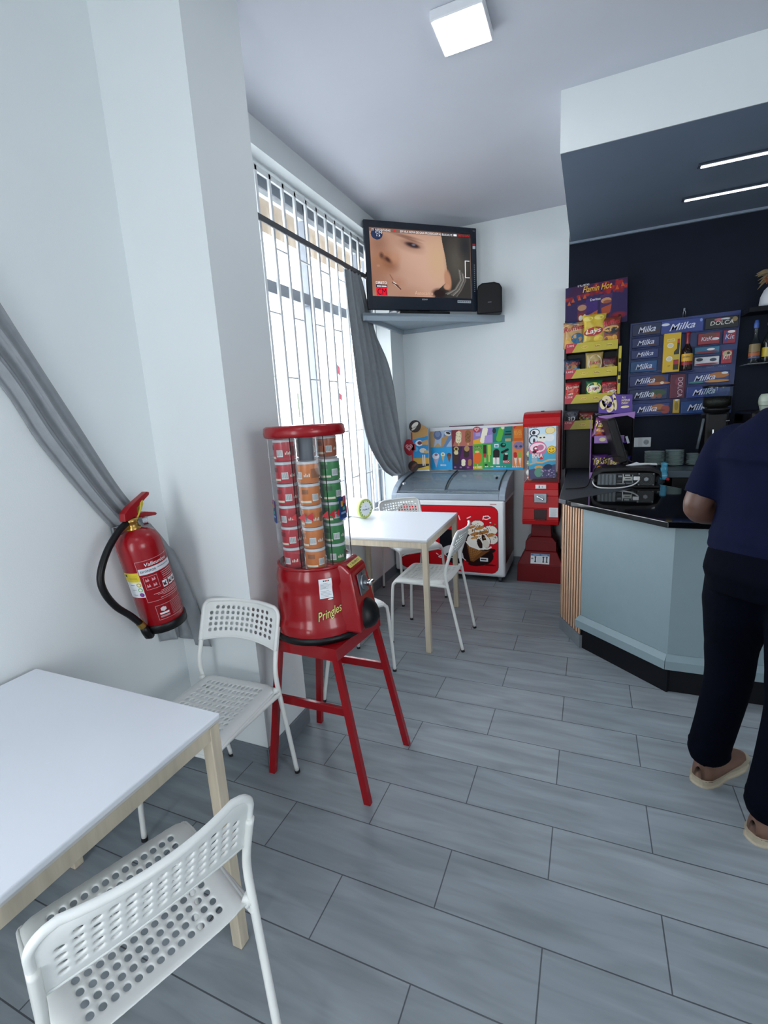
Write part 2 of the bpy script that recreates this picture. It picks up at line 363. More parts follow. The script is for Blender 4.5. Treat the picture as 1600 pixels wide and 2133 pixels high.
# stickers on the pane
b = MB(); M = frame((-1.795, 2.0, 1.60), (0, 1, 0), (0, 0, 1)); V = [(.07 * math.cos(a), .085 * math.sin(a), 0) for a in [(-PI / 2) + PI * k / 16 for k in range(17)]]
b.add(V, [list(range(17))], pc('#a9c29a'), False, M); o = b.build('window_sticker'); tag(o, 'pale green half-round sticker on the barred window', 'sticker')
b = MB()
for z, h in ((1.86, .07), (1.66, .05)):
    b.add([(-1.795, 2.60, z), (-1.795, 2.67, z - .03), (-1.795, 2.67, z + h - .03), (-1.795, 2.60, z + h)], [[0, 1, 2, 3]], pc('#d2566c'))
o = b.build('window_sticker'); tag(o, 'red striped sticker on the window beside the hanging curtain', 'sticker')

# outside: pavement, balcony slab
b = MB(); b.box((-6.5, 0, -.12), (9.4, 24, .2), mat('pavement', '#c9c9c6', 0.9, noise=0.05, nscale=3)); o = struct('ground_outside', b, 'pale pavement outside')
b = MB(); b.box((-2.40, 2.2, 3.42), (1.0, 5.6, .2), mat('beige_render', '#665a4a', 0.9, noise=0.03, nscale=5)); o = b.build('balcony'); tag(o, 'beige balcony slab outside above the barred window', 'balcony')
for k, (y, x) in enumerate(((4.6, -3.6), (5.25, -3.6))):
    b = MB(); b.lathe([(.05, 0), (.05, .85), (.062, .86), (.055, .93), (.0, .96)], pc('#4a5560'), 14); o = b.build('street_bollard')
    o.location = (x, y, -.02); tag(o, ['dark post on the pavement seen through the grille, nearer the pier', 'dark post on the pavement seen through the grille, nearer the curtain'][k], 'bollard', 'posts on the pavement outside')

# ceiling lamps
LEDP = emi('led_panel', '#fdfdff', 22.0)
for lx, ly, lab in ((-.447, 1.412, 'square white LED ceiling light above the tables'), (-.447, -.95, 'added unseen square LED ceiling light behind the camera, over the entrance end'), (1.35, -.95, 'added unseen square LED ceiling light behind the camera, over the bar side')):  # first lamp is in view; the two behind the camera are added for brightness
    t_ = thing('ceiling_light', lab, 'ceiling light', (lx, ly, ZC), 0, 'square ceiling lights')
    b = MB(); b.box((0, 0, -.02), (.216, .226, .04), pc('#dfe2e6'), .004); b.build('housing', t_)
    b = MB(); b.box((0, 0, -.0425), (.19, .20, .006), LEDP, .002); b.build('diffuser', t_)
LS = emi('led_strip', '#eef4ff', 2.6)
for k, (x0, y) in enumerate(((.628, 2.64), (.626, 3.145))):
    t_ = thing('led_strip_light', ['slim linear light under the bar ceiling, the one nearer the room', 'slim linear light under the bar ceiling, the one nearer the wall'][k], 'ceiling light', (x0, y, 2.798), 0, 'linear lights over the bar')
    b = MB(); b.box((1.05, 0, -.007), (2.12, .05, .012), pc('#2c3846'), .003); b.build('housing', t_)
    b = MB(); b.box((1.05, 0, -.0145), (2.09, .026, .008), LS, .003); b.build('diffuser', t_)

# =================================================================== FURNITURE
# perforated panel: param surface P(u, v) with holes in the listed cells
def perforated(name, P, nu, nv, hole, parent, thick=.004, hr=.33):
    V = []; F = []; key = {}
    def vid(u, v):
        k = (round(u, 5), round(v, 5))
        if k not in key: key[k] = len(V); V.append(tuple(P(u, v)))
        return key[k]
    du, dv = 1 / nu, 1 / nv
    for j in range(nv):
        for i in range(nu):
            u0, v0 = i * du, j * dv; uc, vc = u0 + du / 2, v0 + dv / 2
            ring = [(u0, v0), (uc, v0), (u0 + du, v0), (u0 + du, vc), (u0 + du, v0 + dv), (uc, v0 + dv), (u0, v0 + dv), (u0, vc)]
            O = [vid(*q) for q in ring]
            if hole(i, j):
                I = [vid(uc + du * hr * math.cos(-3 * PI / 4 + k * PI / 4), vc + dv * hr * math.sin(-3 * PI / 4 + k * PI / 4)) for k in range(8)]
                for k in range(8): F.append((O[k], O[(k + 1) % 8], I[(k + 1) % 8], I[k]))
            else: F.append(tuple(O))
    me = bpy.data.meshes.new(name); me.from_pydata(V, [], F); me.materials.append(CHW)
    me.polygons.foreach_set('use_smooth', [True] * len(F)); me.update()
    o = bpy.data.objects.new(name, me); COL.objects.link(o); o.parent = parent
    md = o.modifiers.new('thickness', 'SOLIDIFY'); md.thickness = thick; md.offset = 0
    md = o.modifiers.new('rounding', 'SUBSURF'); md.levels = 1; md.render_levels = 1
    return o

def back_pt(u, v, off=0.0):             # u 0..1 across, v 0..1 bottom to top; chair faces +y
    x = (u - .5) * 2; H_ = .162; r = .042; hw = .187
    h = v * H_
    if H_ - h < r: hw -= r - math.sqrt(max(0, r * r - (r - (H_ - h)) ** 2))
    z = .614 + h + (1 - v) * .020 * (1 - x * x)
    y = -.170 - .055 * v - .028 * (1 - x * x) + off
    return Vector((x * hw, y, z))
def seat_pt(u, v):                      # v 0 rear .. 1 front
    x = (u - .5) * 2
    yr = -.172 + .016 * abs(x) ** 6; yf = .225
    y = yr + (yf - yr) * v
    hw = .190 - .012 * (1 - v)
    if v < .12: hw -= .02 * (1 - v / .12) * 0
    z = .452 - .014 * math.cos(x * PI / 2) * math.sin(PI * min(1, v * 1.15)) + .006 * (1 - v)
    if v > .86: q = (v - .86) / .14; z -= .030 * q * q; y -= .012 * q * q
    if v > .8: hw -= .012 * ((v - .8) / .2) ** 2
    if abs(x) > .88: z -= .012 * ((abs(x) - .88) / .12) ** 2
    return Vector((x * hw, y, z))
def make_chair():
    t = thing('dining_chair', 'x', 'chair', (0, 0, 0), 0)
    perforated('seat', seat_pt, 17, 13, lambda i, j: 2 <= i <= 14 and 1 <= j <= 10 and (i + j) % 1 == 0, t, .006, .35)
    b = MB(); ol = [seat_pt(0, v / 10) for v in range(11)] + [seat_pt(u / 10, 1) for u in range(1, 11)] + [seat_pt(1, 1 - v / 10) for v in range(1, 11)]
    b.tube([p_ - Vector((0, 0, .003)) for p_ in ol], .0062, CHW, 8); b.build('seat_rim', t)
    perforated('backrest', back_pt, 15, 7, lambda i, j: 1 <= i <= 13 and 1 <= j <= 5 and not (j == 5 and i in (1, 13)), t, .006, .32)
    b = MB(); ol = [back_pt(0, v / 40) for v in range(41)] + [back_pt(u / 12, 1) for u in range(1, 13)] + [back_pt(1, 1 - v / 40) for v in range(1, 41)]
    b.tube(ol, .0085, CHW, 8); b.tube([back_pt(u / 12, 0) for u in range(13)], .004, CHW, 8); b.build('backrest_rim', t)
    for s in (-1, 1):
        b = MB(); b.tube(smooth_path([(s * .176, -.245, .008), (s * .183, -.20, .24), (s * .190, -.158, .45), (s * .190, -.152, .53), (s * .187, -.170, .60), (s * .186, -.205, .70)]), .0098, CHT, 10)
        b.tube([(s * .190, -.158, .448), (s * .178, -.140, .455)], [.010, .013], CHT, 10); L = b.build('leg', t)
        b = MB(); b.cyl((s * .176, -.246, 0), (s * .177, -.243, .014), .0115, RUB, 12); b.build('rubber_foot', L)
        b = MB(); b.tube(smooth_path([(s * .192, .232, .008), (s * .188, .222, .22), (s * .184, .210, .39), (s * .182, .198, .422), (s * .180, .165, .434), (s * .182, 0, .432), (s * .187, -.145, .430), (s * .190, -.162, .428)]), .0098, CHT, 10); L = b.build('leg', t)
        b = MB(); b.cyl((s * .192, .232, 0), (s * .192, .231, .014), .0115, RUB, 12); b.build('rubber_foot', L)
    return t
chair0 = make_chair()
def place_chair(o, centre, facing, label):
    a = math.atan2(facing[1], facing[0]) - PI / 2
    o.location = (centre[0], centre[1], 0); o.rotation_euler = (0, 0, a); o['label'] = label; o['group'] = 'white perforated dining chairs'
CH = [((-.800, -.370), (-.934, .357), 'white perforated chair in the foreground at bottom left, backrest towards us'),
      ((-1.215, .318), (.03, -1), 'white perforated chair below the fire extinguisher, beside the red stool'),
      ((-.862, 1.992), (-1, .0), 'white perforated chair at the right side of the far table, seen from the side'),
      ((-1.262, 2.700), (.69, -.72), 'white perforated chair between the far table and the ice cream freezer'),
      ((-1.228, 1.365), (.50, .87), 'white perforated chair behind the red stool, only seat and legs showing')]
for k, (c, f, l) in enumerate(CH): place_chair(chair0 if k == 0 else copy_tree(chair0), c, f, l)

def make_table():
    t = thing('cafe_table', 'x', 'table')
    W_, D_ = .385, .385
    b = MB(); b.box((0, 0, .742), (2 * W_, 2 * D_, .016), TOPW, .004, seg=3); b.build('tabletop', t)
    b = MB(); b.box((0, 0, .7305), (2 * W_ - .006, 2 * D_ - .006, .007), EDGE, .001); b.build('tabletop_underside', t)
    lx, ly = W_ - .021, D_ - .021
    for s in (-1, 1):
        b = MB(); b.box((0, s * (ly + .008), .707), (2 * lx - .034, .016, .038), BIRCH, .002); b.build('apron', t)
        b = MB(); b.box((s * (lx + .008), 0, .707), (.016, 2 * ly - .034, .038), BIRCH, .002); b.build('apron', t)
        for q in (-1, 1):
            b = MB(); b.box((s * lx, q * ly, .363), (.034, .034, .725), BIRCH, .003); b.build('leg', t)
    return t
t1 = make_table(); t2 = copy_tree(t1)
t1.location = (-1.187, -.442, 0); t1['label'] = 'white-topped birch cafe table in the left foreground'
t2.location = (-1.190, 2.120, 0); t2.rotation_euler = (0, 0, .018); t2['label'] = 'white-topped birch cafe table by the window with a tin on it'
t2.scale = (1.0, 1.03, 1.0)
for q in (t1, t2): q['group'] = 'birch cafe tables'

# tin on far table
t = thing('cylindrical_tin', 'round white and green tin lying on its side on the far table', 'tin', (-1.500, 2.255, .751))
R_ = .072; M = frame((0, 0, R_), (.35, .94, 0), (0, 0, 1)) ; M.translation = Vector((.0, 0, R_))
ax = Vector((.94, -.34, 0)); A = frame((0, 0, R_ + .001), Vector((.34, .94, 0)), (0, 0, 1))
b = MB(); b.lathe([(R_ - .002, -.10), (R_, -.097), (R_, .045)], pc('#e9ecdf'), 36, A); b.build('body', t)
b = MB(); b.lathe([(R_ + .001, .045), (R_ + .002, .05), (R_ + .002, .066), (R_ - .001, .070)], pc('#b4c470', .3), 36, A); lid = b.build('lid', t)
A2 = A.copy(); b = MB(); b.ell(0, 0, R_ * .82, R_ * .82, .0712, pc('#e4eadb'), A2, 0, 30)
random.seed(3)
for k in range(16):
    a = k * 2 * PI / 16; b.ell(R_ * .78 * math.cos(a), R_ * .78 * math.sin(a), .008, .005, .0714, pc(random.choice(['#8fae3c', '#d7d65a', '#5d8a35'])), A2, a + 1, 8)
b.ell(0, 0, R_ * .62, R_ * .62, .0716, pc('#dfe6ea'), A2, 0, 30); b.text('PRIMUS', .070, .013, pc('#3b4650'), A2 @ Matrix.Translation((0, -.006, .072)), 0, .01)
b.ell(0, .018, .003, .005, .0719, pc('#7a8f3b'), A2, 0, 8); b.build('lid_artwork', t)
b = MB()
for k in range(22):
    a = random.uniform(0, 2 * PI); z = random.uniform(-.09, .03); q = .006
    b.add([((R_ + .0008) * math.cos(a + d), (R_ + .0008) * math.sin(a + d), z + e) for d, e in ((-q * 16 / 1.5 * .6, 0), (0, -.006), (q * 16 / 1.5 * .6, 0), (0, .006))], [[0, 1, 2, 3]], pc(random.choice(['#9dbb55', '#d9dc86', '#6f9a45'])), False, A)
b.build('body_artwork', t)

# red stool
t = thing('stool', 'red metal stool with a flat top carrying the snack dispenser', 'stool')
top = {(-1, -1): (-1.055, .555), (1, -1): (-.795, .545), (1, 1): (-.765, .845), (-1, 1): (-1.045, .85)}
foot = {(-1, -1): (-1.150, .536), (1, -1): (-.682, .515), (1, 1): (-.655, .889), (-1, 1): (-1.130, .905)}
def leg_at(k, z): f = z / .625; return (foot[k][0] + (top[k][0] - foot[k][0]) * f, foot[k][1] + (top[k][1] - foot[k][1]) * f, z)
b = MB(); P = [(-1.075, .535), (-.775, .523), (-.742, .868), (-1.065, .872)]
b.prism(P, .630, .642, RED); b.build('seat_plate', t)
b = MB(); V = []
for i in range(4):
    p0, p1 = Vector(P[i]), Vector(P[(i + 1) % 4]); d = (p1 - p0).normalized(); n = Vector((-d.y, d.x)) * .006
    q = [p0 + n * 0.2, p1 + n * .2, p1 + n * 1.6, p0 + n * 1.6]; b.prism([tuple(x) for x in q], .590, .632, RED)
b.build('seat_skirt', t)
for k in top:
    b = MB(); a = Vector(leg_at(k, .0)); c = Vector(leg_at(k, .60))
    V = []
    for P_ in (a, c):
        for dx, dy in ((-.014, -.011), (.014, -.011), (.014, .011), (-.014, .011)): V.append((P_.x + dx, P_.y + dy, P_.z))
    b.add(V, [[3, 2, 1, 0], [4, 5, 6, 7]] + [[i, (i + 1) % 4, 4 + (i + 1) % 4, 4 + i] for i in range(4)], RED); b.build('leg', t)
for q, z in ((-1, .372), (1, .397)):
    b = MB(); a = Vector(leg_at((-1, q), z)); c = Vector(leg_at((1, q), z)); m_ = (a + c) / 2
    b.box(m_, ((c - a).length - .024, .016, .034), RED, .002); b.build('stretcher', t)

# =================================================================== CURTAINS
def ribbon(name, SA, SB, x0, folds, amp, label, phase=0.0, nl=60, nw=90, pier=False, recess=False):
    A_ = smooth_path([Vector((0, y, z)) for y, z in SA], 10); B_ = smooth_path([Vector((0, y, z)) for y, z in SB], 10); n = len(A_) - 1
    def fn(u, v):
        k = v * n; i = min(int(k), n - 1); f = k - i; a = A_[i].lerp(A_[i + 1], f); c = B_[i].lerp(B_[i + 1], f); p_ = a.lerp(c, u)
        s_ = math.sin(2 * PI * folds * u + phase + .7 * math.sin(3 * v)) ; s2 = math.sin(2 * PI * folds * 2.3 * u + 1.7 + 2 * v)
        env = min(1, 6 * u + .1) * min(1, 6 * (1 - u) + .1)
        X = x0 + amp * (1 + s_ * .8 + .25 * s2) * (.45 + .55 * env); p_ = p_ + (c - a) * (.012 * math.cos(2 * PI * folds * u + phase)); y_ = p_.y
        if recess: q_ = min(1, max(0, (y_ - 3.08) / .22)); X -= .068 * (1 - q_ * q_ * (3 - 2 * q_))
        if pier and y_ > .545: X += (y_ - .545) * 1.05; y_ = .545 + .012 * s_
        return (X, y_, p_.z)
    b = MB(); b.grid(fn, nw, nl, CURT); o = b.build(name); md = o.modifiers.new('cloth', 'SOLIDIFY'); md.thickness = .0025
    return tag(o, label, 'curtain', 'grey tied-back curtains')
ribbon('curtain', [(2.86, 2.60), (3.00, 2.35), (3.22, 1.98), (3.34, 1.55), (3.40, 1.25), (3.43, 1.06), (3.45, .95)],
       [(2.56, 2.60), (2.58, 2.35), (2.62, 1.98), (2.68, 1.58), (2.79, 1.28), (3.00, 1.07), (3.20, .93)], -1.594, 5.2, .024,
       'grey curtain gathered at the far end of the barred window, below the television', recess=True)
ribbon('curtain', [(-.22, 2.62), (-.09, 2.27), (.065, 1.90), (.23, 1.55), (.36, 1.28), (.455, 1.14), (.545, 1.00), (.625, .80), (.69, .54)],
       [(-.95, 2.60), (-.60, 2.20), (-.06, 1.77), (.11, 1.46), (.235, 1.245), (.34, 1.08), (.40, .95), (.42, .78), (.44, .60)], -1.592, 2.7, .016,
       'grey curtain swept across the left wall and tucked behind the fire extinguisher', 1.1, pier=True)
b = MB(); b.box((-1.628, 2.09, 2.614), (.012, 2.34, .034), pc('#4c4f55'), .002); o = b.build('curtain_rail'); tag(o, 'dark flat curtain rail across the top of the barred window', 'curtain rail')
b = MB(); b.cyl((-1.575, -2.5, 2.62), (-1.575, -.15, 2.62), .012, pc('#4c4f55')); b.cyl((-1.6, -.3, 2.62), (-1.575, -.3, 2.62), .008, pc('#4c4f55')); o = b.build('curtain_rail'); tag(o, 'curtain rail over the side window near the camera', 'curtain rail')

# =================================================================== FIRE EXTINGUISHER
base = Vector((-1.472, .380, .728)); t = thing('fire_extinguisher', 'red fire extinguisher with black hose hung on the left wall over the grey curtain', 'fire extinguisher', base)
t.scale = (1, 1, .94); T_ = Matrix.Rotation(math.radians(9.5), 4, 'X'); R_ = .080
b = MB(); b.M = T_; b.lathe([(.066, 0), (.084, .004), (.085, .035), (.081, .040)], BLK, 40); b.build('base_ring', t)
b = MB(); b.M = T_; b.lathe([(.07, .02), (R_, .035), (R_, .375), (.077, .395), (.066, .418), (.045, .436), (.024, .444), (.022, .448)], REDD, 48); cyl_ = b.build('cylinder', t)
def wrap(r, a0):     # x runs along the arc, y up
    return lambda x, y, z: ((r + z) * math.cos(a0 + x / r), (r + z) * math.sin(a0 + x / r), y)
def patch(b, r, a0, a1, z0, z1, m, n=10, off=0.0):
    b.grid(lambda u, v: ((r + off) * math.cos(a0 + (a1 - a0) * u), (r + off) * math.sin(a0 + (a1 - a0) * u), z0 + (z1 - z0) * v), n, 1, m)
D = math.radians; WHT = pc('#dcdfe2'); LR = pc('#d8a7ab'); LBL = pc('#8f0c18', .35)
b = MB(); b.M = T_; patch(b, R_, D(-112), D(-62), .175, .285, WHT, off=.0006); patch(b, R_, D(-112), D(-62), .245, .285, pc('#d8c22c'), off=.0010)
for z, c in ((.232, '#b8a42e'), (.210, '#6cb070'), (.188, '#6a2a78')):
    V = [wrap(R_ + .0014, D(-70))(.009 * math.cos(a), .009 * math.sin(a) + z, 0) for a in [2 * PI * k / 14 for k in range(14)]]; b.add(V, [list(range(14))], pc(c))
    V = [wrap(R_ + .0018, D(-70))(.0055 * math.cos(a), .0055 * math.sin(a) + z, 0) for a in [2 * PI * k / 14 for k in range(14)]]; b.add(V, [list(range(14))], pc('#e7e5cf' if c != '#6a2a78' else '#8a4a98'))
    patch(b, R_, D(-96), D(-82), z - .0008, z + .0008, pc('#2b2f36'), 3, .0012)
patch(b, R_, D(-106), D(-98), .268, .278, pc('#1d2026'), 4, .0014)
for z in (.252, .258, .264, .270): patch(b, R_, D(-92), D(-68), z, z + .0016, pc('#8d7d22'), 4, .0014)
b.build('instruction_sticker', t, 'yellow and white sticker')
b = MB(); b.M = T_
def outl(a0, a1, z0, z1, m=LR, w_=.0012):
    patch(b, R_, a0, a1, z0, z0 + w_, m, 12, .001); patch(b, R_, a0, a1, z1 - w_, z1, m, 12, .001)
    for a in (a0, a1): patch(b, R_, a - .006, a + .006, z0, z1, m, 1, .001)
outl(D(-62), D(40), .150, .330)
patch(b, R_, D(-60), D(40), .272, .298, pc('#c9ccd2'), 14, .0008)
b.text('Valleunion', .085, .016, WHT, Matrix.Translation((0, .312, 0)), .2, .02, lambda x, y, z: wrap(R_ + .0014, D(-8))(x, y + .312, 0)) if False else None
def wtext(s, w_, h_, a, z, m, r=R_, **k): b.text(s, w_, h_, m, Matrix(), warp=lambda x, y, q: wrap(r, a)(x, y + z, .0014), **k)
wtext('Valleunion', .088, .015, D(-10), .312, WHT, shear=.2, bold=.02)
wtext('EXTINTOR', .055, .010, D(-36), .285, pc('#2c2f3a'), bold=.02); patch(b, R_, D(-12), D(28), .286, .289, pc('#7a7d84'), 8, .0014)
random.seed(5)
for z in (.262, .254, .246, .238, .228): patch(b, R_, D(-8 + random.uniform(-6, 4)), D(34), z, z + .002, LR, 8, .001)
for z0 in (.215, .240):
    for a in (-46, -30): 
        V = [wrap(R_ + .0012, D(a))(x, y + z0, 0) for x, y in ((-.007, 0), (.007, .002), (.004, .016), (.0, .006), (-.005, .014))]; b.add(V, [[0, 1, 2, 3, 4]], pc('#c98c93'))
outl(D(-54), D(-20), .205, .262)
for a in (-4, 14, 30):
    patch(b, R_, D(a - 8), D(a + 6), .196, .224, WHT, 4, .0012)
    V = [wrap(R_ + .0018, D(a - 1))(x, y + .198, 0) for x, y in ((-.008, .004), (.007, .002), (.002, .010), (.006, .022), (-.003, .014), (-.008, .02))]; b.add(V, [list(range(6))], pc('#4b2026'))
for z in (.186, .180, .174, .168, .158): patch(b, R_, D(-30 + random.uniform(-12, 10)), D(36), z, z + .0018, LR, 8, .001)
outl(D(-48), D(40), .062, .128)
patch(b, R_, D(-42), D(-18), .085, .093, WHT, 4, .0012); V = [wrap(R_ + .0012, D(-30))(.010 * math.cos(a) * (1 + .18 * (k % 2)), .009 * math.sin(a) * (1 + .18 * (k % 2)) + .108, 0) for k, a in enumerate([2 * PI * k / 12 for k in range(12)])]; b.add(V, [list(range(12))], pc('#cfc4c8'))
patch(b, R_, D(-42), D(-18), .072, .080, pc('#a9858c'), 4, .0012)
for z in (.120, .114, .108, .102, .096, .090, .084, .078, .072): patch(b, R_, D(-10), D(34 - random.uniform(0, 10)), z, z + .0014, pc('#b77a82'), 8, .001)
b.build('printed_label', t, 'red label with white print')
b = MB(); b.M = T_; b.lathe([(.026, .442), (.027, .450), (.021, .455), (.021, .470), (.025, .474), (.024, .486), (.0, .488)], BRASS, 24); b.cyl((0, -.02, .462), (0, -.052, .455), .010, BRASS, 12); b.cyl((0, -.05, .456), (0, -.066, .452), .0125, STEEL, 8); b.build('valve', t)
b = MB(); b.M = T_; b.cyl((.018, .034, .462), (.030, .046, .462), .017, CHROME, 18); b.cyl((.030, .046, .462), (.032, .048, .462), .012, WHT, 18); b.build('gauge', t)
def bar_yz(P0, w_, m, name):
    b = MB(); b.M = T_; n = len(P0); V = [(-w_ / 2, y, z) for y, z in P0] + [(w_ / 2, y, z) for y, z in P0]
    b.add(V, [list(range(n))[::-1], list(range(n, 2 * n))] + [[i, (i + 1) % n, n + (i + 1) % n, n + i] for i in range(n)], m); o = b.build(name, t)
    md = o.modifiers.new('soft', 'BEVEL'); md.width = .003; md.segments = 2; return o
bar_yz([(-.036, .486), (-.030, .516), (.0, .534), (.092, .566), (.102, .560), (.096, .550), (.03, .520), (.022, .490)], .030, REDD, 'squeeze_lever')
bar_yz([(.012, .484), (.016, .500), (.060, .492), (.104, .472), (.108, .464), (.100, .460), (.050, .472)], .026, REDD, 'carry_handle')
bar_yz([(.010, .478), (.040, .512), (.046, .534), (.062, .544), (.060, .526), (.046, .508), (.014, .474)], .034, pc('#b9a83a'), 'safety_tag')
b = MB(); pts = smooth_path([(.0, -.152 + .06, .470), (.004, -.145, .438), (.010, -.205, .375), (.012, -.242, .300), (.012, -.238, .235), (.012, -.205, .165), (.010, -.155, .105), (.006, -.118, .055)], 8)
b.tube([(.0, -.06 - .0, .452 + .018)] + pts, .0125, BLK, 12); b.build('hose', t)
b = MB(); b.cyl((.006, -.120, .058), (.006, -.108, .036), .0145, BRASS, 14); b.tube([(.006, -.109, .038), (.005, -.098, .012), (.004, -.086, -.012), (.004, -.075, -.02)], [.013, .017, .019, .014], BLK, 12); b.box((.004, -.072, .006), (.02, .05, .03), BLK, .004); b.build('nozzle', t)
b = MB(); b.box((-.105, -.06, .40), (.016, .05, .08), STEEL, .003); b.cyl((-.10, -.06, .43), (-.02, -.075, .452), .006, STEEL, 10); b.build('wall_bracket', t)

# =================================================================== SNACK DISPENSER
cx, cy, cz = -.94, .70, .6425
DSP = thing('snack_dispenser', 'red coin-operated crisp dispenser with a clear tube of cans, standing on the stool', 'vending machine', (cx, cy, cz))
b = MB(); b.lathe([(.17, 0), (.193, .003), (.195, .022), (.188, .028)], BLK, 48); b.build('base_ring', DSP)
prof = [(.186, .022), (.187, .060), (.180, .075), (.172, .10), (.166, .19), (.160, .215), (.165, .232), (.160, .270), (.153, .287)]
b = MB(); b.lathe(prof, RED, 56); b.build('base_body', DSP)
def rad(z):
    for (r0, z0), (r1, z1) in zip(prof, prof[1:]):
        if z0 <= z <= z1: return r0 + (r1 - r0) * (z - z0) / (z1 - z0)
    return .16
hz = math.radians(4); Mh = Matrix.Rotation(hz, 4, 'Z')
b = MB(); P = [(.06, .028), (.222, .028), (.216, .10), (.196, .215), (.186, .268), (.150, .300), (.06, .300)]
n = len(P); hw = [.098, .098, .092, .082, .078, .076, .076]
V = [(x, -hw[i], z) for i, (x, z) in enumerate(P)] + [(x, hw[i], z) for i, (x, z) in enumerate(P)]
b.add(V, [list(range(n)), list(range(n, 2 * n))[::-1]] + [[i, n + i, n + (i + 1) % n, (i + 1) % n] for i in range(n)], RED, False, Mh); o = b.build('coin_housing', DSP)
md = o.modifiers.new('soft', 'BEVEL'); md.width = .010; md.segments = 3; md.angle_limit = .4
pl = Mh @ frame((.2005, 0, .205), (0, 1, 0), (-.15, 0, 1))
b = MB(); b.box((0, 0, .002), (.082, .088, .006), STEEL, .002, pl); o = b.build('coin_plate', DSP)
b = MB(); b.M = pl; b.lathe([(.031, .004), (.033, .010), (.028, .013), (.0, .014)], STEEL, 28); b.quad(-.002, .036, .004, .014, .0056, BLK, Matrix()); b.build('coin_dial', o)
b = MB(); b.M = pl; b.cyl((0, -.004, .012), (0, -.004, .034), .012, CHROME, 18); b.box((0, -.004, .040), (.040, .016, .016), CHROME, .005); b.build('turning_handle', o)
b = MB(); b.M = Mh; bm = bmesh.new(); bmesh.ops.create_uvsphere(bm, u_segments=28, v_segments=16, radius=1)
for v in bm.verts: v.co = Vector((max(0, v.co.x) * .062 + .200, v.co.y * .070, v.co.z * (.078 if v.co.z > 0 else .050) + .062))
b.bm(bm, BLK, True); b.build('chute_flap', DSP, 'black domed delivery flap')
b = MB(); M = Mh @ frame((.1705, 0, .2865), (0, 1, 0), (-.036, 0, .030)); b.quad(0, 0, .120, .020, .0028, pc('#d9c765'), M); b.text('1 EURO', .080, .009, pc('#2a2420'), M @ Matrix.Translation((0, 0, .0034)), 0, .03); b.build('price_sticker', DSP, 'yellow price strip')
# printed name and notice on the curved side
def bwarp(a0, z0, off=.0016, skew=0.0): return lambda x, y, q: ((rad(z0 + y + skew * x) + off) * math.cos(a0 + x / .168), (rad(z0 + y + skew * x) + off) * math.sin(a0 + x / .168), z0 + y + skew * x)
b = MB(); V, F = text_geo('Pringles', .12, .055); 
b.add([bwarp(D(-45), .118, .0012, .30)(x * .098, y * .050, 0) for x, y in V], F, BLK)
V, F = text_geo('Pringles', .12, .012); b.add([bwarp(D(-45), .118, .0024, .30)(x * .094, y * .046, 0) for x, y in V], F, pc('#d8d27a')); b.build('brand_lettering', DSP, 'yellow lettering with black outline')
b = MB(); b.grid(lambda u, v: bwarp(D(-48), .220, .003)(-.026 + .052 * u, -.038 + .076 * v, 0), 8, 6, WHT)
for k in range(11):
    z = .020 - k * .0052; w_ = [.030, .040, .034, .022, .030, .042, .034, .040, .038, .042, .030][k]
    b.grid(lambda u, v: bwarp(D(-48), .220, .0036)(-.021 + w_ * u, z + .0013 * v, 0), 4, 1, pc('#8b929a'))
for x, c in ((-.009, '#1d2a24'), (-.002, '#2d4a3c'), (.004, '#c0392b'), (.010, '#2b2f36')): b.grid(lambda u, v: bwarp(D(-48), .220, .0037)(x + .005 * u, .028 + .005 * v, 0), 2, 1, pc(c))
b.build('paper_notice', DSP, 'white printed notice')
b = MB(); b.add([bwarp(D(-43), .176, .0016)(.011 * math.cos(a), .003 * math.sin(a), 0) for a in [2 * PI * k / 16 for k in range(16)]], [list(range(16))], WHT); b.build('small_sticker', DSP)
# clear tube, seams, lid
b = MB(); b.lathe([(.146, .285), (.146, .795)], ACRY, 64, cap=False); b.build('clear_tube', DSP)
b = MB()
for a in (D(-80), D(-32), D(30), D(150)): b.box((.1475 * math.cos(a), .1475 * math.sin(a), .54), (.0025, .0025, .51), BLK)
b.build('tube_seams', DSP)
b = MB()
for z in (.36, .45, .54, .63, .72): b.lathe([(.1472, z), (.1485, z + .002), (.1472, z + .004)], ACRY, 64, cap=False)
b.build('tube_ridges', DSP)
b = MB(); b.lathe([(.06, .795), (.152, .795), (.157, .800), (.159, .812), (.156, .832), (.148, .838), (0, .840)], REDD, 56); b.build('lid', DSP)
b = MB(); b.lathe([(.150, .286), (.156, .290), (.156, .298), (.149, .300)], RED, 56, cap=False); b.build('collar', DSP)
b = MB(); b.cyl((0, 0, .285), (0, 0, .80), .030, pc('#5f656e'), 24); b.build('centre_post', DSP)
b = MB()
for k in range(9):
    a = D(-84 + k * 11.5); z = .50
    if k in (3,): continue
    V = [bwarp(a, z)(x, y, 0) for x, y in ((-.013, 0), (.013, .014), (.013, -.014))]
    V = [((.1485) * math.cos(a + x / .148), (.1485) * math.sin(a + x / .148), z + y) for x, y in ((-.014, 0), (.012, .017), (.012, -.017))]; b.add(V, [[0, 1, 2]], pc('#b3202b'))
b.build('arrow_band', DSP, 'red arrows printed around the tube')
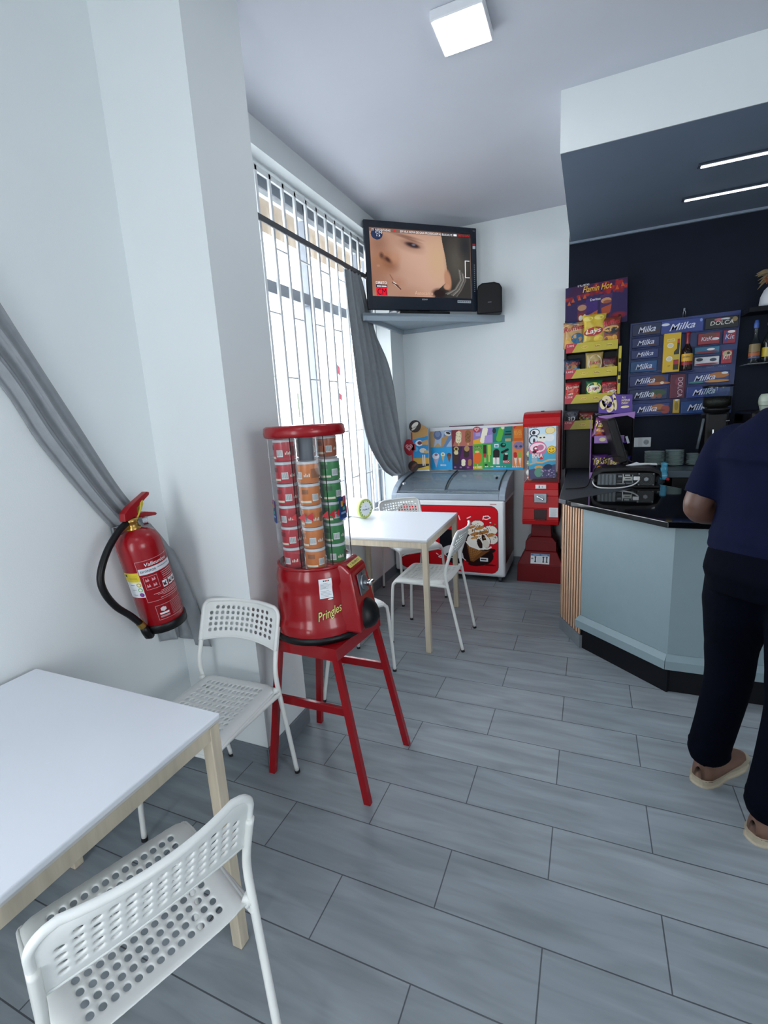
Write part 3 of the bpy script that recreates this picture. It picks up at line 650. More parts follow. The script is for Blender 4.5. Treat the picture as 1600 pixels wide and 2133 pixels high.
for a in (D(-2), D(-132)):
    b = MB(); r = .1492
    b.grid(lambda u, v: (r * math.cos(a + (u - .5) * .36), r * math.sin(a + (u - .5) * .36), .470 + .088 * v), 8, 1, pc('#20408a'))
    b.grid(lambda u, v: ((r + .0006) * math.cos(a + (u - .5) * .30), (r + .0006) * math.sin(a + (u - .5) * .30), .476 + .076 * v), 8, 1, pc('#16345c'))
    for (uu, z, w_, h_, c) in ((-.06, .52, .05, .022, '#c08a2c'), (.05, .53, .05, .03, '#c8434f'), (0, .49, .12, .008, '#7fa0c8'), (.02, .505, .06, .012, '#3d9a8a')):
        b.grid(lambda u, v: ((r + .001) * math.cos(a + uu + (u - .5) * w_ * 2), (r + .001) * math.sin(a + uu + (u - .5) * w_ * 2), z + h_ * v), 3, 1, pc(c))
    b.build('tube_sticker', DSP, 'blue sticker on the clear tube')

# cans in the tube
def make_can(hexc, seed):
    rnd = random.Random(seed); t = thing('crisp_can', 'x', 'can'); r, h = .0405, .0835
    b = MB(); b.lathe([(r - .003, .001), (r - .0008, .004), (r - .0008, h - .010)], pc(hexc, .3), 28); body = b.build('body', t)
    b = MB(); b.lathe([(r, h - .011), (r + .0004, h - .009), (r + .0004, h - .003), (r - .002, h - .001)], pc('#c3c6c8', .3), 28); b.build('lid', t)
    b = MB(); a = rnd.uniform(-.35, .35); patch(b, r, a - .34, a + .28, .018, .044, pc('#d7d9d6'), 6, .0004)
    for k in range(7): q = a - .30 + .08 * k; patch(b, r, q, q + .03, .022, .042, pc('#5b5f66'), 1, .0008)
    a2 = a + .75; pts = lambda cx_, cz_, rx, rz, n=12: [((r + .0008) * math.cos(a2 + (cx_ + rx * math.cos(2 * PI * k / n)) / r), (r + .0008) * math.sin(a2 + (cx_ + rx * math.cos(2 * PI * k / n)) / r), cz_ + rz * math.sin(2 * PI * k / n)) for k in range(n)]
    for k in range(4): patch(b, r, a2 - .28 + .15 * k, a2 - .18 + .15 * k, .026, .034 + .004 * (k % 2), pc('#e2d3c4'), 2, .0009)
    c2 = rgb(hexc); dk = '#%02x%02x%02x' % tuple(max(0, int(int(hexc[i:i + 2], 16) * .68)) for i in (1, 3, 5))
    patch(b, r, a - 1.6, a - .45, .012, .020, pc('#d8cfb8'), 6, .0005); patch(b, r, a + 1.15, a + 2.4, .02, .055, pc(dk), 8, .0005); patch(b, r, a - 1.4, a - .7, .045, .062, pc(dk), 8, .0005)
    b.build('printed_label', t); return t
cam_az = math.atan2(-1.617, 1.023)
cols = [(0, '#c8702c', 5, 'orange', 'in the front stack of the dispenser'), (-60, '#b32531', 6, 'red', 'in the left stack of the dispenser'), (60, '#2f7a40', 5, 'green', 'in the right stack of the dispenser'),
        (-120, '#a3222e', 6, 'dark red', 'in the far left stack of the dispenser'), (120, '#a8552c', 6, 'rust', 'in the far right stack of the dispenser'), (180, '#8f2430', 6, 'maroon', 'in the rear stack of the dispenser')]
ordn = ['lowest', 'second from the bottom', 'third from the bottom', 'fourth from the bottom', 'fifth from the bottom', 'topmost']
for ci, (da, hx, n, cn, where) in enumerate(cols):
    src = None
    for k in range(n):
        a = cam_az + D(da); px, py = cx +   .096 * math.cos(a), cy + .096 * math.sin(a)
        if src is None or k % 2 == 0 or k == 1:
            o = make_can(hx, ci * 10 + k); src = o
        else: o = copy_tree(src)
        o.location = (px, py, cz + .2885 + k * .0838); o.rotation_euler = (0, 0, cam_az + random.uniform(-.9, .5))
        if ci == 1: o.rotation_euler = (0, 0, cam_az - .25 + random.uniform(-.6, .5))
        o['label'] = '%s crisp can, %s %s' % (cn, 'topmost' if k == n - 1 else ordn[k], where); o['group'] = '%s crisp cans %s' % (cn, where)

# =================================================================== TELEVISION AND CORNER SHELF
GREYB = mat('grey_blue_paint', '#9aa8b2', 0.5, noise=0.02)
b = MB(); P = [(-1.598, 2.752), (-.630, 3.648), (-1.598, 3.648)]; b.prism(P, 2.285, 2.305, GREYB)
o1 = thing('corner_shelf', 'triangular grey-blue corner shelf carrying the television', 'shelf'); b.build('shelf_board', o1)
e = Vector((.968, .896, 0)).normalized(); nrm = Vector((e.y, -e.x, 0))          # shelf front direction, outward normal
b = MB(); M = frame((-1.598, 2.752, 2.278), e, (0, 0, 1)); L_ = (Vector((-.630, 3.648, 0)) - Vector((-1.598, 2.752, 0))).length
b.box((L_ / 2, 0, -.011), (L_, .058, .022), GREYB, .002, M); b.build('front_board', o1)
b = MB(); b.box((-1.588, 3.2, 2.267), (.02, .88, .036), GREYB, .001); b.build('wall_batten', o1)
b = MB(); b.box((-1.12, 3.638, 2.267), (.94, .02, .036), GREYB, .001); b.build('wall_batten', o1)

tv0 = Vector((-1.562, 2.795, 0)) - nrm * .008; TVW = 1.0; TVH = .675
TV = thing('television', 'black flat television showing a close-up face, on the corner shelf', 'television', tuple(tv0 + e * .50 + Vector((0, 0, 2.306))))
M = Matrix.Rotation(math.atan2(e.y, e.x), 4, 'Z'); F_ = M @ frame((0, 0, 0), (1, 0, 0), (0, 0, 1))   # x along screen, y up, z towards room
z0 = .030; BEZ = mat('tv_bezel', '#1b222e', 0.22, noise=0.05)
b = MB(); w2 = TVW / 2
sx0, sx1, sy0, sy1 = -.455, .447, .135, .640
def fr(x0, x1, y0, y1, z1=.0): b.box(((x0 + x1) / 2, (y0 + y1) / 2, -.016 + z1 / 2), (x1 - x0, y1 - y0, .032 + z1), BEZ, .006, F_)
fr(-w2, sx0, z0, .690); fr(sx1, w2, z0, .690); fr(sx0 - .01, sx1 + .01, sy1, .690); fr(sx0 - .01, sx1 + .01, z0, sy0); b.build('bezel', TV)
b = MB(); b.box((0, .36, -.05), (.84, .58, .05), BLK, .01, F_); b.box((0, .36, -.095), (.60, .44, .05), BLK, .02, F_); b.build('rear_housing', TV)
b = MB(); b.box((0, .012, -.06), (.46, .024, .13), BLK, .006, F_); b.box((0, .02, -.04), (.10, .05, .04), BLK, .004, F_); b.build('stand', TV)
c = CV(850, 600, '#c0957f', 300)
c.ell(560, 330, 420, 420, '#d8ae98', soft=.7); c.ell(430, 200, 330, 200, '#dcb39c', soft=.8, al=.8); c.ell(60, 330, 200, 300, '#a87356', soft=.8, al=.7)
c.ell(70, 130, 100, 120, '#8a5a44', soft=.8, al=.5); c.ell(560, 250, 120, 260, '#d6b389', soft=.7, al=.6)
c.ell(130, 270, 110, 80, '#b57c58', soft=.9, al=.9); c.ell(130, 300, 60, 45, '#7a4430', soft=.8, al=.7, rot=.5); c.ell(120, 280, 34, 20, '#4a241a', rot=.7, soft=.5); c.ell(195, 270, 36, 60, '#c48d6c', soft=.8, al=.8)
c.ell(345, 120, 120, 44, '#8a5f50', rot=.25, soft=.8, al=.85); c.ell(335, 135, 70, 26, '#3c2a2a', rot=.3, soft=.6); c.ell(345, 128, 24, 20, '#5a4a52', soft=.5); c.ell(330, 84, 130, 14, '#7c5344', rot=.28, soft=.8, al=.7)
c.ell(215, 470, 90, 60, '#b27c60', soft=.9, al=.6); c.line([(175, 480), (195, 498), (228, 528)], 6, '#f1e2d6'); c.line([(192, 486), (215, 505)], 4, '#4c2018'); c.line([(150, 405), (172, 448)], 4, '#8f5f4c'); c.ell(60, 330, 18, 14, '#dba38c', soft=.6)
c.poly([(590, 0), (850, 0), (850, 600), (520, 600), (560, 520), (620, 460), (640, 380), (625, 230), (600, 90)], '#3a3733'); c.ell(720, 250, 120, 260, '#5a554c', soft=.8, al=.8); c.ell(800, 120, 80, 160, '#23242a', soft=.8, al=.8)
c.ell(640, 430, 36, 110, '#c08c6e', rot=-.12, soft=.35); c.ell(630, 495, 34, 34, '#c9967a', soft=.4); c.ell(560, 560, 80, 60, '#2a1a18', soft=.5)
for k in range(7): c.line([(740 + 9 * k, 330 + 10 * k), (752 + 8 * k, 430), (700 + 10 * k, 520), (620 + 16 * k, 560 + 4 * k)], 5, ['#6a6560', '#8c8984', '#4f4b48'][k % 3])
c.ell(120, 300, 130, 120, '#a87253', soft=.9, al=.75); c.ell(165, 330, 80, 66, '#8f5a40', soft=.9, al=.6); c.ell(140, 272, 52, 26, '#4f2a20', rot=.75, soft=.7); c.ell(90, 240, 26, 40, '#3f221c', rot=-.1, soft=.7, al=.8); c.ell(200, 245, 60, 80, '#c9967a', soft=.8, al=.7)
c.ell(330, 150, 150, 60, '#9c6f5e', rot=.28, soft=.9, al=.6); c.ell(350, 132, 74, 24, '#33262a', rot=.28, soft=.5); c.ell(356, 128, 20, 14, '#77717c', soft=.6); c.ell(300, 60, 170, 20, '#80594a', rot=.2, soft=.8, al=.8); c.ell(0, 480, 150, 200, '#9a6a52', soft=.9, al=.7); c.ell(260, 560, 200, 90, '#b3856c', soft=.9, al=.6)
c.line([(168, 474), (190, 490), (232, 532)], 5, '#5a2a22'); c.line([(176, 470), (196, 484)], 4, '#efe2d8')
c.ell(60, 55, 46, 48, '#23345a'); c.rect(0, 0, 850, 34, '#2b1d20', al=.55)
TVS = vcol('tv_screen', 0.12, 0.62)
scr = c.sheet('screen', lambda u, v: F_ @ Vector((sx0 + (sx1 - sx0) * u, sy1 - (sy1 - sy0) * v, -.012)), TVS, TV)
TW = emi('screen_white', '#dfe4ea', .9); TRd = emi('screen_red', '#d8202c', .9); TNv = emi('screen_navy', '#141c3c', .7)
b = MB(); G = F_ @ Matrix.Translation((sx0, sy1, -.0105)); k_ = (sx1 - sx0) / 850; ky = (sy1 - sy0) / 600
def tq(x0, y0, x1, y1, m, dz=0): b.quad((x0 + x1) / 2 * k_, -(y0 + y1) / 2 * ky, (x1 - x0) * k_, (y1 - y0) * ky, dz, m, G)
def tt(s, x0, y0, x1, y1, m, dz=.0006, **kw): b.text(s, (x1 - x0) * k_, (y1 - y0) * ky, m, G @ Matrix.Translation(((x0 + x1) / 2 * k_, -(y0 + y1) / 2 * ky, dz)), **kw)
tt('25  RESGATADAS', 20, 10, 170, 28, TW); tt('EM VILA NOVA DE GAIA PROSSEGUEM AS BUSCAS PE', 250, 9, 690, 28, TW); tq(200, 12, 214, 26, TRd); tq(700, 8, 728, 26, TW); tt('DIRETO CMTV', 735, 9, 840, 26, TRd)
tt('CM', 50, 30, 100, 52, TW); tt('13', 58, 60, 86, 76, TW)
tt('DIRETO', 32, 468, 120, 492, TW, bold=.02); tq(32, 496, 122, 522, TNv); tq(38, 506, 72, 515, TW, .0006); tq(76, 506, 116, 515, TW, .0006); tq(32, 524, 122, 604 - 8, TRd); tt('CM', 42, 532, 112, 588, TNv)
tt('Autocarro', 350, 545, 505, 578, emi('screen_soft', '#d2ac94', .8))
for x0, y0, x1, y1 in ((796, 250, 802, 400), (796, 244, 838, 250), (796, 400, 838, 406)): tq(x0, y0, x1, y1, TW, .0004)
b.build('screen_lettering', scr)
b = MB(); G = F_; b.text('SONY', .052, .010, WHT, F_ @ Matrix.Translation((0, .115, .0012))); b.box((.37, .105, .0008), (.13, .020, .001), pc('#b9bfc4'), 0, F_); [b.quad(.318 + k * .021, .105, .016, .006, .0018, pc('#333a44'), F_) for k in range(6)]
for k in range(14): b.quad(.474, .40 - k * .016, .008, .006, .0012, pc('#8d949c'), F_)
b.box((.474, .56, .0008), (.026, .012, .001), pc('#b3202b'), 0, F_); b.box((.474, .538, .0008), (.026, .022, .001), pc('#c9ced4'), 0, F_); b.quad(.474, .665, .02, .003, .0012, pc('#8d949c'), F_); b.build('bezel_labels', TV)
b = MB(); M3 = frame((-.742, 3.53, 2.3055), (1, .25, 0), (0, 0, 1))
P = [(-.105, 0), (.105, 0), (.105, .20), (.085, .235), (.04, .25), (-.06, .25), (-.095, .23), (-.105, .19)]; b.prism(P, -.07, .06, BLK, M3); b.quad(.0, .09, .03, .004, .0612, pc('#9aa1a8'), M3)
o = b.build('set_top_box'); md = o.modifiers.new('soft', 'BEVEL'); md.width = .012; md.segments = 3; md.angle_limit = .7; tag(o, 'black rounded upright box beside the television on the corner shelf', 'set-top box')
b = MB(); b.sphere((-1.415, 2.958, 2.318), .03, WHT, 16, (1.1, .8, .42)); b.box((-1.47, 2.935, 2.310), (.05, .02, .008), pc('#2a2e36')); o = b.build('remote_cover'); tag(o, 'small crumpled white item under the left corner of the television', 'paper')

# =================================================================== ICE CREAM FREEZER
FX0, FX1, FY = -1.578, -.552, 3.10
FZ = thing('ice_cream_freezer', 'white and red chest freezer with curved grey glass top', 'freezer', (-1.065, 3.36, 0)); O = Vector((-1.065, 3.36, 0))
def rel(x, y, z): return (x - O.x, y - O.y, z)
FW = mat('freezer_white', '#e0e2e3', 0.35, noise=0.015); FG = mat('freezer_grey', '#8f9ba8', 0.4, noise=0.03)
b = MB(); b.box(rel((FX0 + FX1) / 2, (FY + 3.62) / 2, .395), (FX1 - FX0, .52, .69), FW, .022, seg=3); b.build('cabinet', FZ)
prof_y = [(3.092, .735), (3.092, .775), (3.10, .790), (3.16, .835), (3.26, .880), (3.38, .908), (3.50, .925), (3.60, .930), (3.625, .925), (3.625, .735)]
def arch(x0, x1, m, name, lift=0.0, par=FZ):
    b = MB(); n = len(prof_y); V = [rel(x, y, z + lift) for x in (x0, x1) for y, z in prof_y]
    b.add(V, [list(range(n)), list(range(n, 2 * n))[::-1]] + [[i, n + i, n + (i + 1) % n, (i + 1) % n] for i in range(n)], m); o = b.build(name, par); md = o.modifiers.new('soft', 'BEVEL'); md.width = .006; md.segments = 2; md.angle_limit = .6; return o
arch(FX0 - .004, FX0 + .05, FG, 'side_frame'); arch(FX1 - .05, FX1 + .004, FG, 'side_frame')
b = MB(); b.box(rel((FX0 + FX1) / 2, 3.118, .762), (FX1 - FX0 - .09, .052, .058), FG, .008); b.build('front_frame', FZ)
b = MB(); b.box(rel((FX0 + FX1) / 2, 3.60, .83), (FX1 - FX0 - .09, .05, .19), FG, .006); b.build('rear_frame', FZ)
lid = [(3.138, .800), (3.17, .828), (3.26, .868), (3.38, .896), (3.50, .912), (3.58, .918)]
for x0, x1, dz in ((FX0 + .05, -1.06, 0.0), (-1.085, FX1 - .05, .012)):
    b = MB(); V = [rel(x, y, z + dz) for x in (x0, x1) for y, z in lid]; n = len(lid)
    b.add(V, [[i, n + i, n + i + 1, i + 1] for i in range(n - 1)], LID, True); g_ = b.build('glass_lid', FZ)
    b = MB()
    for x in (x0 + .006, x1 - .006): b.tube([rel(x, y, z + dz + .002) for y, z in lid], .007, pc('#2f3a40'), 8)
    b.box(rel((x0 + x1) / 2, lid[0][0], lid[0][1] + dz + .002), (x1 - x0, .014, .012), pc('#586570')); b.build('lid_frame', g_)
b = MB(); b.box(rel(FX1 - .10, 3.30, .902), (.016, .05, .018), BLK, .004); b.box(rel(FX0 + .09, 3.20, .866), (.016, .05, .018), WHT, .004); b.build('lid_handle', FZ)
b = MB(); b.box(rel(-1.065, 3.36, .748), (.90, .42, .012), mat('frost', '#cfd6da', .8, noise=.25, nscale=30)); b.build('frosted_contents', FZ)
for x in (-.60, -1.53):
    for y in (3.14, 3.58):
        b = MB(); q = rel(x, y, .026); b.cyl((q[0] - .012, q[1], .026), (q[0] + .012, q[1], .026), .026, pc('#2b3036'), 18); b.box((q[0], q[1], .05), (.036, .036, .012), STEEL, .002); b.build('castor', FZ)
# printed front
def FXp(cx_): return -.611 + (cx_ - 948) * .001074
def FZp(cy_): return .686 - (cy_ - 855) * .001065
c = CV(925, 585, '#dfe2e4', 300); ox, oy = 62, 845     # crop pixels minus offset
def S(x, y): return (x - ox, y - oy)
def rr(x0, y0, x1, y1, r, col):
    c.rect(x0 + r, y0, x1 - r, y1, col); c.rect(x0, y0 + r, x1, y1 - r, col)
    for a, b_ in ((x0 + r, y0 + r), (x1 - r, y0 + r), (x0 + r, y1 - r), (x1 - r, y1 - r)): c.ell(a, b_, r, r, col)
rr(38, 8, 889, 577, 62, '#2a0d12'); rr(42, 14, 886, 574, 60, '#c8101e')
for P in ([(700, 1210), (560, 1060), (470, 1180), (520, 1330), (640, 1400)], ): c.poly([S(*q) for q in P], '#0f1018')
c.ell(*S(545, 1160), 85, 100, '#10121a'); c.ell(*S(600, 1250), 120, 60, '#e4e6e8', al=.9); c.ell(*S(560, 1280), 46, 22, '#10121a')
c.ell(*S(785, 1275), 125, 85, '#1c0a0d'); c.ell(*S(700, 1180), 60, 120, '#1c0a0d'); c.ell(*S(870, 1235), 60, 22, '#1c0a0d', rot=-.3); c.ell(*S(880, 1350), 50, 8, '#5a0c12'); c.ell(*S(760, 1350), 60, 16, '#2a0a0e')
for (x, y, rx, ry) in ((785, 1005, 54, 34), (888, 1055, 58, 44), (738, 1060, 52, 48), (900, 1125, 50, 48), (815, 1060, 60, 40)): c.ell(*S(x, y), rx, ry, '#3a1a14'); c.ell(*S(x, y), rx - 4, ry - 4, '#e8e2d4')
c.ell(*S(790, 1150), 100, 74, '#3a1a14'); c.ell(*S(790, 1148), 94, 70, '#e9e4da')
for (x, y, rx, ry, col) in ((800, 1040, 40, 12, '#b87a35'), (830, 1075, 46, 14, '#a0692c'), (760, 1090, 36, 14, '#b0753a'), (890, 1095, 34, 12, '#b87a35'), (735, 1035, 30, 10, '#a86b30'), (800, 1170, 20, 44, '#24100e'), (835, 1130, 16, 40, '#2a1410'), (760, 1120, 34, 10, '#c48a44'), (850, 1170, 26, 34, '#d9d2c4')): c.ell(*S(x, y), rx, ry, col, rot=-.3)
random.seed(11)
for k in range(46): c.ell(*S(random.uniform(700, 930), random.uniform(1000, 1130)), random.uniform(3, 8), random.uniform(3, 6), random.choice(['#8a5526', '#3b1c12', '#c88c40', '#5a3218']))
c.poly([S(690, 1165), S(745, 1215), S(830, 1235), S(885, 1222), S(745, 1330), S(718, 1322)], '#7a4a24'); c.poly([S(700, 1178), S(745, 1212), S(820, 1232), S(738, 1316), S(722, 1312)], '#a8733c')
for k in range(7): c.line([S(704 + 20 * k, 1190 + 7 * k), S(722 + 5 * k, 1318 - k * 3)], 1.6, '#6e4220'); c.line([S(704 + 3 * k, 1196 + 18 * k), S(850 - 13 * k, 1234 + 10 * k)], 1.6, '#6e4220')
c.line([S(690, 1160), S(720, 1195), S(790, 1218), S(870, 1210), S(890, 1195)], 6, '#efece6')
for P in ([(828, 965), (835, 940), (870, 935), (888, 950), (860, 965), (830, 960)], [(630, 940), (640, 975)], [(700, 960), (730, 945)], [(430, 1275), (445, 1285)], [(450, 1300), (480, 1285), (470, 1310), (450, 1305)], [(640, 1290), (680, 1320)]): c.line([S(*q) for q in P], 3.4, '#f0eeee')
c.ell(*S(888, 990), 7, 4, '#f0eeee'); c.rect(*S(800, 1288), *S(864, 1320), '#eceff0'); c.rect(*S(808, 1298), *S(852, 1310), '#3a3f46')
c.sheet('printed_front', lambda u, v: rel(FXp(ox + 925 * u), FY - .0015, max(.06, FZp(oy + 585 * v))), vcol('printed_vinyl', .3), FZ)
b = MB(); Mq = front(*rel(FXp(912), FY - .003, FZp(846) + .008)); [b.quad(-.024 + .008 * k, 0, .006, .006, 0, pc('#a8202a'), Mq) for k in range(7)]; b.build('maker_mark', FZ)
Mx = frame(rel(FX1 + .0012, 3.36, .40), (0, 1, 0), (0, 0, 1)); b = MB(); b.quad(0, 0.04, .46, .54, 0, pc('#6a0f1c'), Mx)
for q in (.10, .075): b.add([(q * math.cos(a) * (1 if i == 0 else .9), .05 + q * 1.1 * math.sin(a) * (1 if i == 0 else .9), .001) for i in (0, 1) for a in [2 * PI * k / 24 for k in range(24)]], [[k, (k + 1) % 24, 24 + (k + 1) % 24, 24 + k] for k in range(24)], pc('#9a3c48'), False, Mx)
b.build('side_print', FZ)

# =================================================================== ICE CREAM PRICE BOARD
SG = thing('ice_cream_board', 'colourful ice cream price board with red top edge standing on the freezer', 'sign', (-.90, 3.59, .932))
q0 = Vector((-.90, 3.59, .932))
c = CV(910, 425, '#2f9fd8', 330); X0, Y0 = 265, 172
def Z(x, y): return (x - X0, y - Y0)
def R4(x0, y0, x1, y1, col): c.rect(*Z(x0, y0), *Z(x1, y1), col)
R4(265, 172, 497, 348, '#a8b9cf'); c.poly([Z(265, 172), Z(330, 172), Z(300, 348), Z(265, 348)], '#b79a72'); c.poly([Z(420, 172), Z(497, 172), Z(497, 250), Z(430, 348), Z(380, 348)], '#5f86b4')
c.ell(*Z(345, 215), 42, 52, '#5d6f96'); c.ell(*Z(345, 205), 26, 32, '#7688aa'); c.poly([Z(385, 250), Z(470, 210), Z(400, 345), Z(375, 345)], '#b8905e'); c.ell(*Z(450, 205), 36, 24, '#d8d4cc', rot=.4); c.ell(*Z(455, 200), 24, 12, '#1f232c', rot=.4); c.poly([Z(300, 348), Z(345, 300), Z(385, 348)], '#c0a072')
R4(265, 348, 490, 595, '#28a0dc'); c.poly([Z(290, 470), Z(350, 470), Z(318, 575)], '#b9b2cc'); c.ell(*Z(318, 445), 38, 34, '#e8e6ee'); c.ell(*Z(322, 430), 18, 14, '#8d6a8a'); c.ell(*Z(394, 430), 22, 24, '#e6e2d4'); c.poly([Z(378, 446), Z(410, 446), Z(396, 530)], '#c6b27a'); c.ell(*Z(394, 428), 10, 10, '#8aa06a'); c.ell(*Z(458, 440), 24, 26, '#6a3a2c'); c.poly([Z(438, 450), Z(480, 450), Z(458, 522)], '#7a5034'); c.rect(*Z(362, 540), *Z(424, 556), '#d9e4ea')
R4(490, 160, 705, 345, '#7a2c38'); c.poly([Z(560, 172), Z(705, 172), Z(705, 345), Z(500, 345)], '#b4685a'); c.capsule(*Z(562, 215), *Z(558, 285), 28, '#e6ddba'); c.capsule(*Z(655, 210), *Z(652, 285), 28, '#8a5a34'); c.rect(*Z(552, 310), *Z(566, 340), '#cda870'); c.rect(*Z(648, 310), *Z(660, 335), '#cda870')
for k in range(26): c.ell(*Z(random.uniform(536, 584), random.uniform(200, 305)), 3, 4, '#b09458'); c.ell(*Z(random.uniform(630, 678), random.uniform(195, 300)), 3, 4, '#5a3820')
R4(490, 345, 700, 595, '#2a1440'); c.poly([Z(600, 345), Z(700, 345), Z(700, 595), Z(640, 595), Z(570, 470)], '#5a1a5a'); c.capsule(*Z(532, 425), *Z(530, 505), 24, '#3a2018'); c.ell(*Z(532, 412), 22, 22, '#d9cba0'); c.ell(*Z(534, 372), 24, 24, '#c9b460'); c.ell(*Z(534, 372), 14, 14, '#3c2a1c'); c.capsule(*Z(636, 372), *Z(634, 440), 26, '#2c1614'); c.ell(*Z(640, 372), 26, 30, '#b08a58'); c.capsule(*Z(604, 500), *Z(602, 535), 20, '#e8e0c4'); c.capsule(*Z(668, 500), *Z(666, 535), 18, '#a8764a')
for x in (505, 565, 640): c.rect(*Z(x, 560), *Z(x + 22, 575), '#9a6aa0')
R4(705, 155, 892, 330, '#8c78b4'); c.poly([Z(705, 290), Z(805, 262), Z(800, 330), Z(705, 330)], '#e0a828'); c.capsule(*Z(822, 190), *Z(798, 300), 26, '#e9e4cc'); c.poly([Z(820, 250), Z(890, 240), Z(890, 322), Z(810, 322)], '#a58fc8'); c.rect(*Z(730, 215), *Z(775, 250), '#a99ad0')
R4(700, 330, 890, 590, '#53a83c'); c.poly([Z(790, 330), Z(890, 330), Z(890, 590), Z(800, 590)], '#3f9a48'); c.rect(*Z(712, 350), *Z(788, 384), '#1d5a2c'); c.capsule(*Z(745, 445), *Z(742, 505), 34, '#e0661c'); c.ell(*Z(742, 412), 22, 12, '#f0b080'); c.rect(*Z(740, 540), *Z(748, 590), '#d8c08a'); c.rect(*Z(700, 560), *Z(790, 590), '#c8b83c'); c.rect(*Z(800, 345), *Z(832, 435), '#3a2420'); c.rect(*Z(802, 432), *Z(830, 470), '#b83030'); c.rect(*Z(842, 345), *Z(872, 450), '#a8c84a'); c.rect(*Z(850, 450), *Z(862, 520), '#d8cc6a'); c.rect(*Z(806, 480), *Z(830, 525), '#8ac06a'); c.ell(*Z(826, 550), 14, 10, '#163c22')
R4(892, 155, 1077, 322, '#1f7a74'); c.capsule(*Z(975, 195), *Z(950, 290), 26, '#58b03c'); c.ell(*Z(988, 180), 16, 16, '#d8ecc8'); c.rect(*Z(1010, 215), *Z(1062, 228), '#123c34'); c.rect(*Z(1004, 240), *Z(1066, 256), '#123c34'); c.rect(*Z(1008, 290), *Z(1060, 318), '#b7a77a'); c.ell(*Z(908, 205), 18, 26, '#24343c')
R4(890, 322, 1072, 580, '#2a9880'); c.rect(*Z(905, 340), *Z(948, 376), '#cfe4e8'); c.rect(*Z(915, 350), *Z(938, 366), '#3a8ab0'); c.capsule(*Z(926, 420), *Z(924, 465), 30, '#1c1614'); c.rect(*Z(893, 478), *Z(917, 545), '#e8e0dc'); c.rect(*Z(925, 478), *Z(952, 545), '#e8dcdc'); c.ell(*Z(990, 352), 26, 24, '#14201c'); c.ell(*Z(996, 346), 12, 9, '#2a9880'); c.capsule(*Z(980, 425), *Z(1030, 398), 12, '#14181a'); c.capsule(*Z(1015, 450), *Z(1008, 500), 22, '#1a1416'); c.ell(*Z(1018, 440), 16, 10, '#d0c8c0'); c.rect(*Z(985, 505), *Z(1055, 532), '#c02c38')
R4(1077, 140, 1180, 318, '#d0641c'); c.poly([Z(1085, 180), Z(1120, 150), Z(1118, 170), Z(1088, 200)], '#c8283c'); c.rect(*Z(1090, 200), *Z(1160, 290), '#e08a30', .7); R4(1075, 318, 1180, 580, '#e0884c'); c.ell(*Z(1132, 362), 46, 38, '#8e7a9c'); c.ell(*Z(1110, 370), 12, 12, '#3a4a6a'); c.ell(*Z(1150, 372), 12, 12, '#3a4a6a'); c.capsule(*Z(1100, 440), *Z(1102, 465), 16, '#c02a24'); c.capsule(*Z(1142, 440), *Z(1140, 465), 14, '#8ab848'); c.poly([Z(1090, 482), Z(1116, 482), Z(1108, 570)], '#e8e4de'); c.poly([Z(1130, 482), Z(1156, 482), Z(1146, 570)], '#e8e4de')
for k in range(26):
    x = random.uniform(700, 1150); c.rect(*Z(x, 566), *Z(x + 9, 573), '#e6ece6')
bend = lambda x: -.018 * math.sin((x + .44) / .88 * PI)
bow = lambda u: .012 * math.cos(u * PI * 2)
def brd(u, v): x = -.44 + .88 * u; return (x, bend(x) - .004, .405 - .395 * v + .008 * (math.sin(u * 12) * .4) * v - .02 * (1 - v) * (1 - u))
c.sheet('price_panel', brd, vcol('glossy_print', .5), SG)
b = MB(); b.grid(lambda u, v: (brd(u, 0)[0], bend(brd(u, 0)[0]) + .004, .01 + .41 * v), 20, 1, pc('#d6d8da')); b.build('backing_card', SG)
b = MB(); b.grid(lambda u, v: (-.25 + .69 * u, .012, .385 + .028 * u + (.030 - .012 * u) * v), 16, 1, pc('#a81a24')); b.grid(lambda u, v: (-.25 + .33 * u, .009, .395 + .034 * v), 4, 1, pc('#5a1f4c')); b.build('top_strip', SG)
def board_text(s, x, y, w_, h_, m, **k):
    u = (x - 265) / 910; v = (y - 172) / 425; q = brd(u, v); b.text(s, w_, h_, m, front(q[0], q[1] - .003, q[2]), **k)
b = MB(); board_text('SOLERO', 750, 367, .068, .022, pc('#bfe07a'), shear=.2); board_text('1,80', 392, 548, .05, .010, pc('#2a7ab0')); board_text('FEVER', 1126, 240, .07, .04, pc('#e8a040'), bold=.02); board_text('REX', 1020, 518, .06, .018, WHT, bold=.02)
b.build('board_lettering', SG)
def heart_logo(b, M, s, red, wht):
    def H(k, z, m):
        pts = []
        for i in range(36):
            a = 2 * PI * i / 36; pts.append((s * k * .052 * 16 * math.sin(a) ** 3, s * k * .052 * (13 * math.cos(a) - 5 * math.cos(2 * a) - 2 * math.cos(3 * a) - math.cos(4 * a)) + s * .06 * k, z))
        b.add(pts, [list(range(36))], m, False, M)
    for i, (k, m) in enumerate(((.86, wht), (.68, red), (.50, wht), (.32, red))): H(k, .0012 + i * .0006, m)
b = MB(); u_ = (790 - 0 - 0) ; qx = brd((743 - 265) / 910, .02); Mh2 = front(qx[0], qx[1] - .006, qx[2] - .002); b.ell(0, 0, .036, .028, .0, pc('#b3202b'), Mh2); heart_logo(b, Mh2, .030, pc('#b3202b'), pc('#e8c8cc')); b.build('heart_emblem', SG)
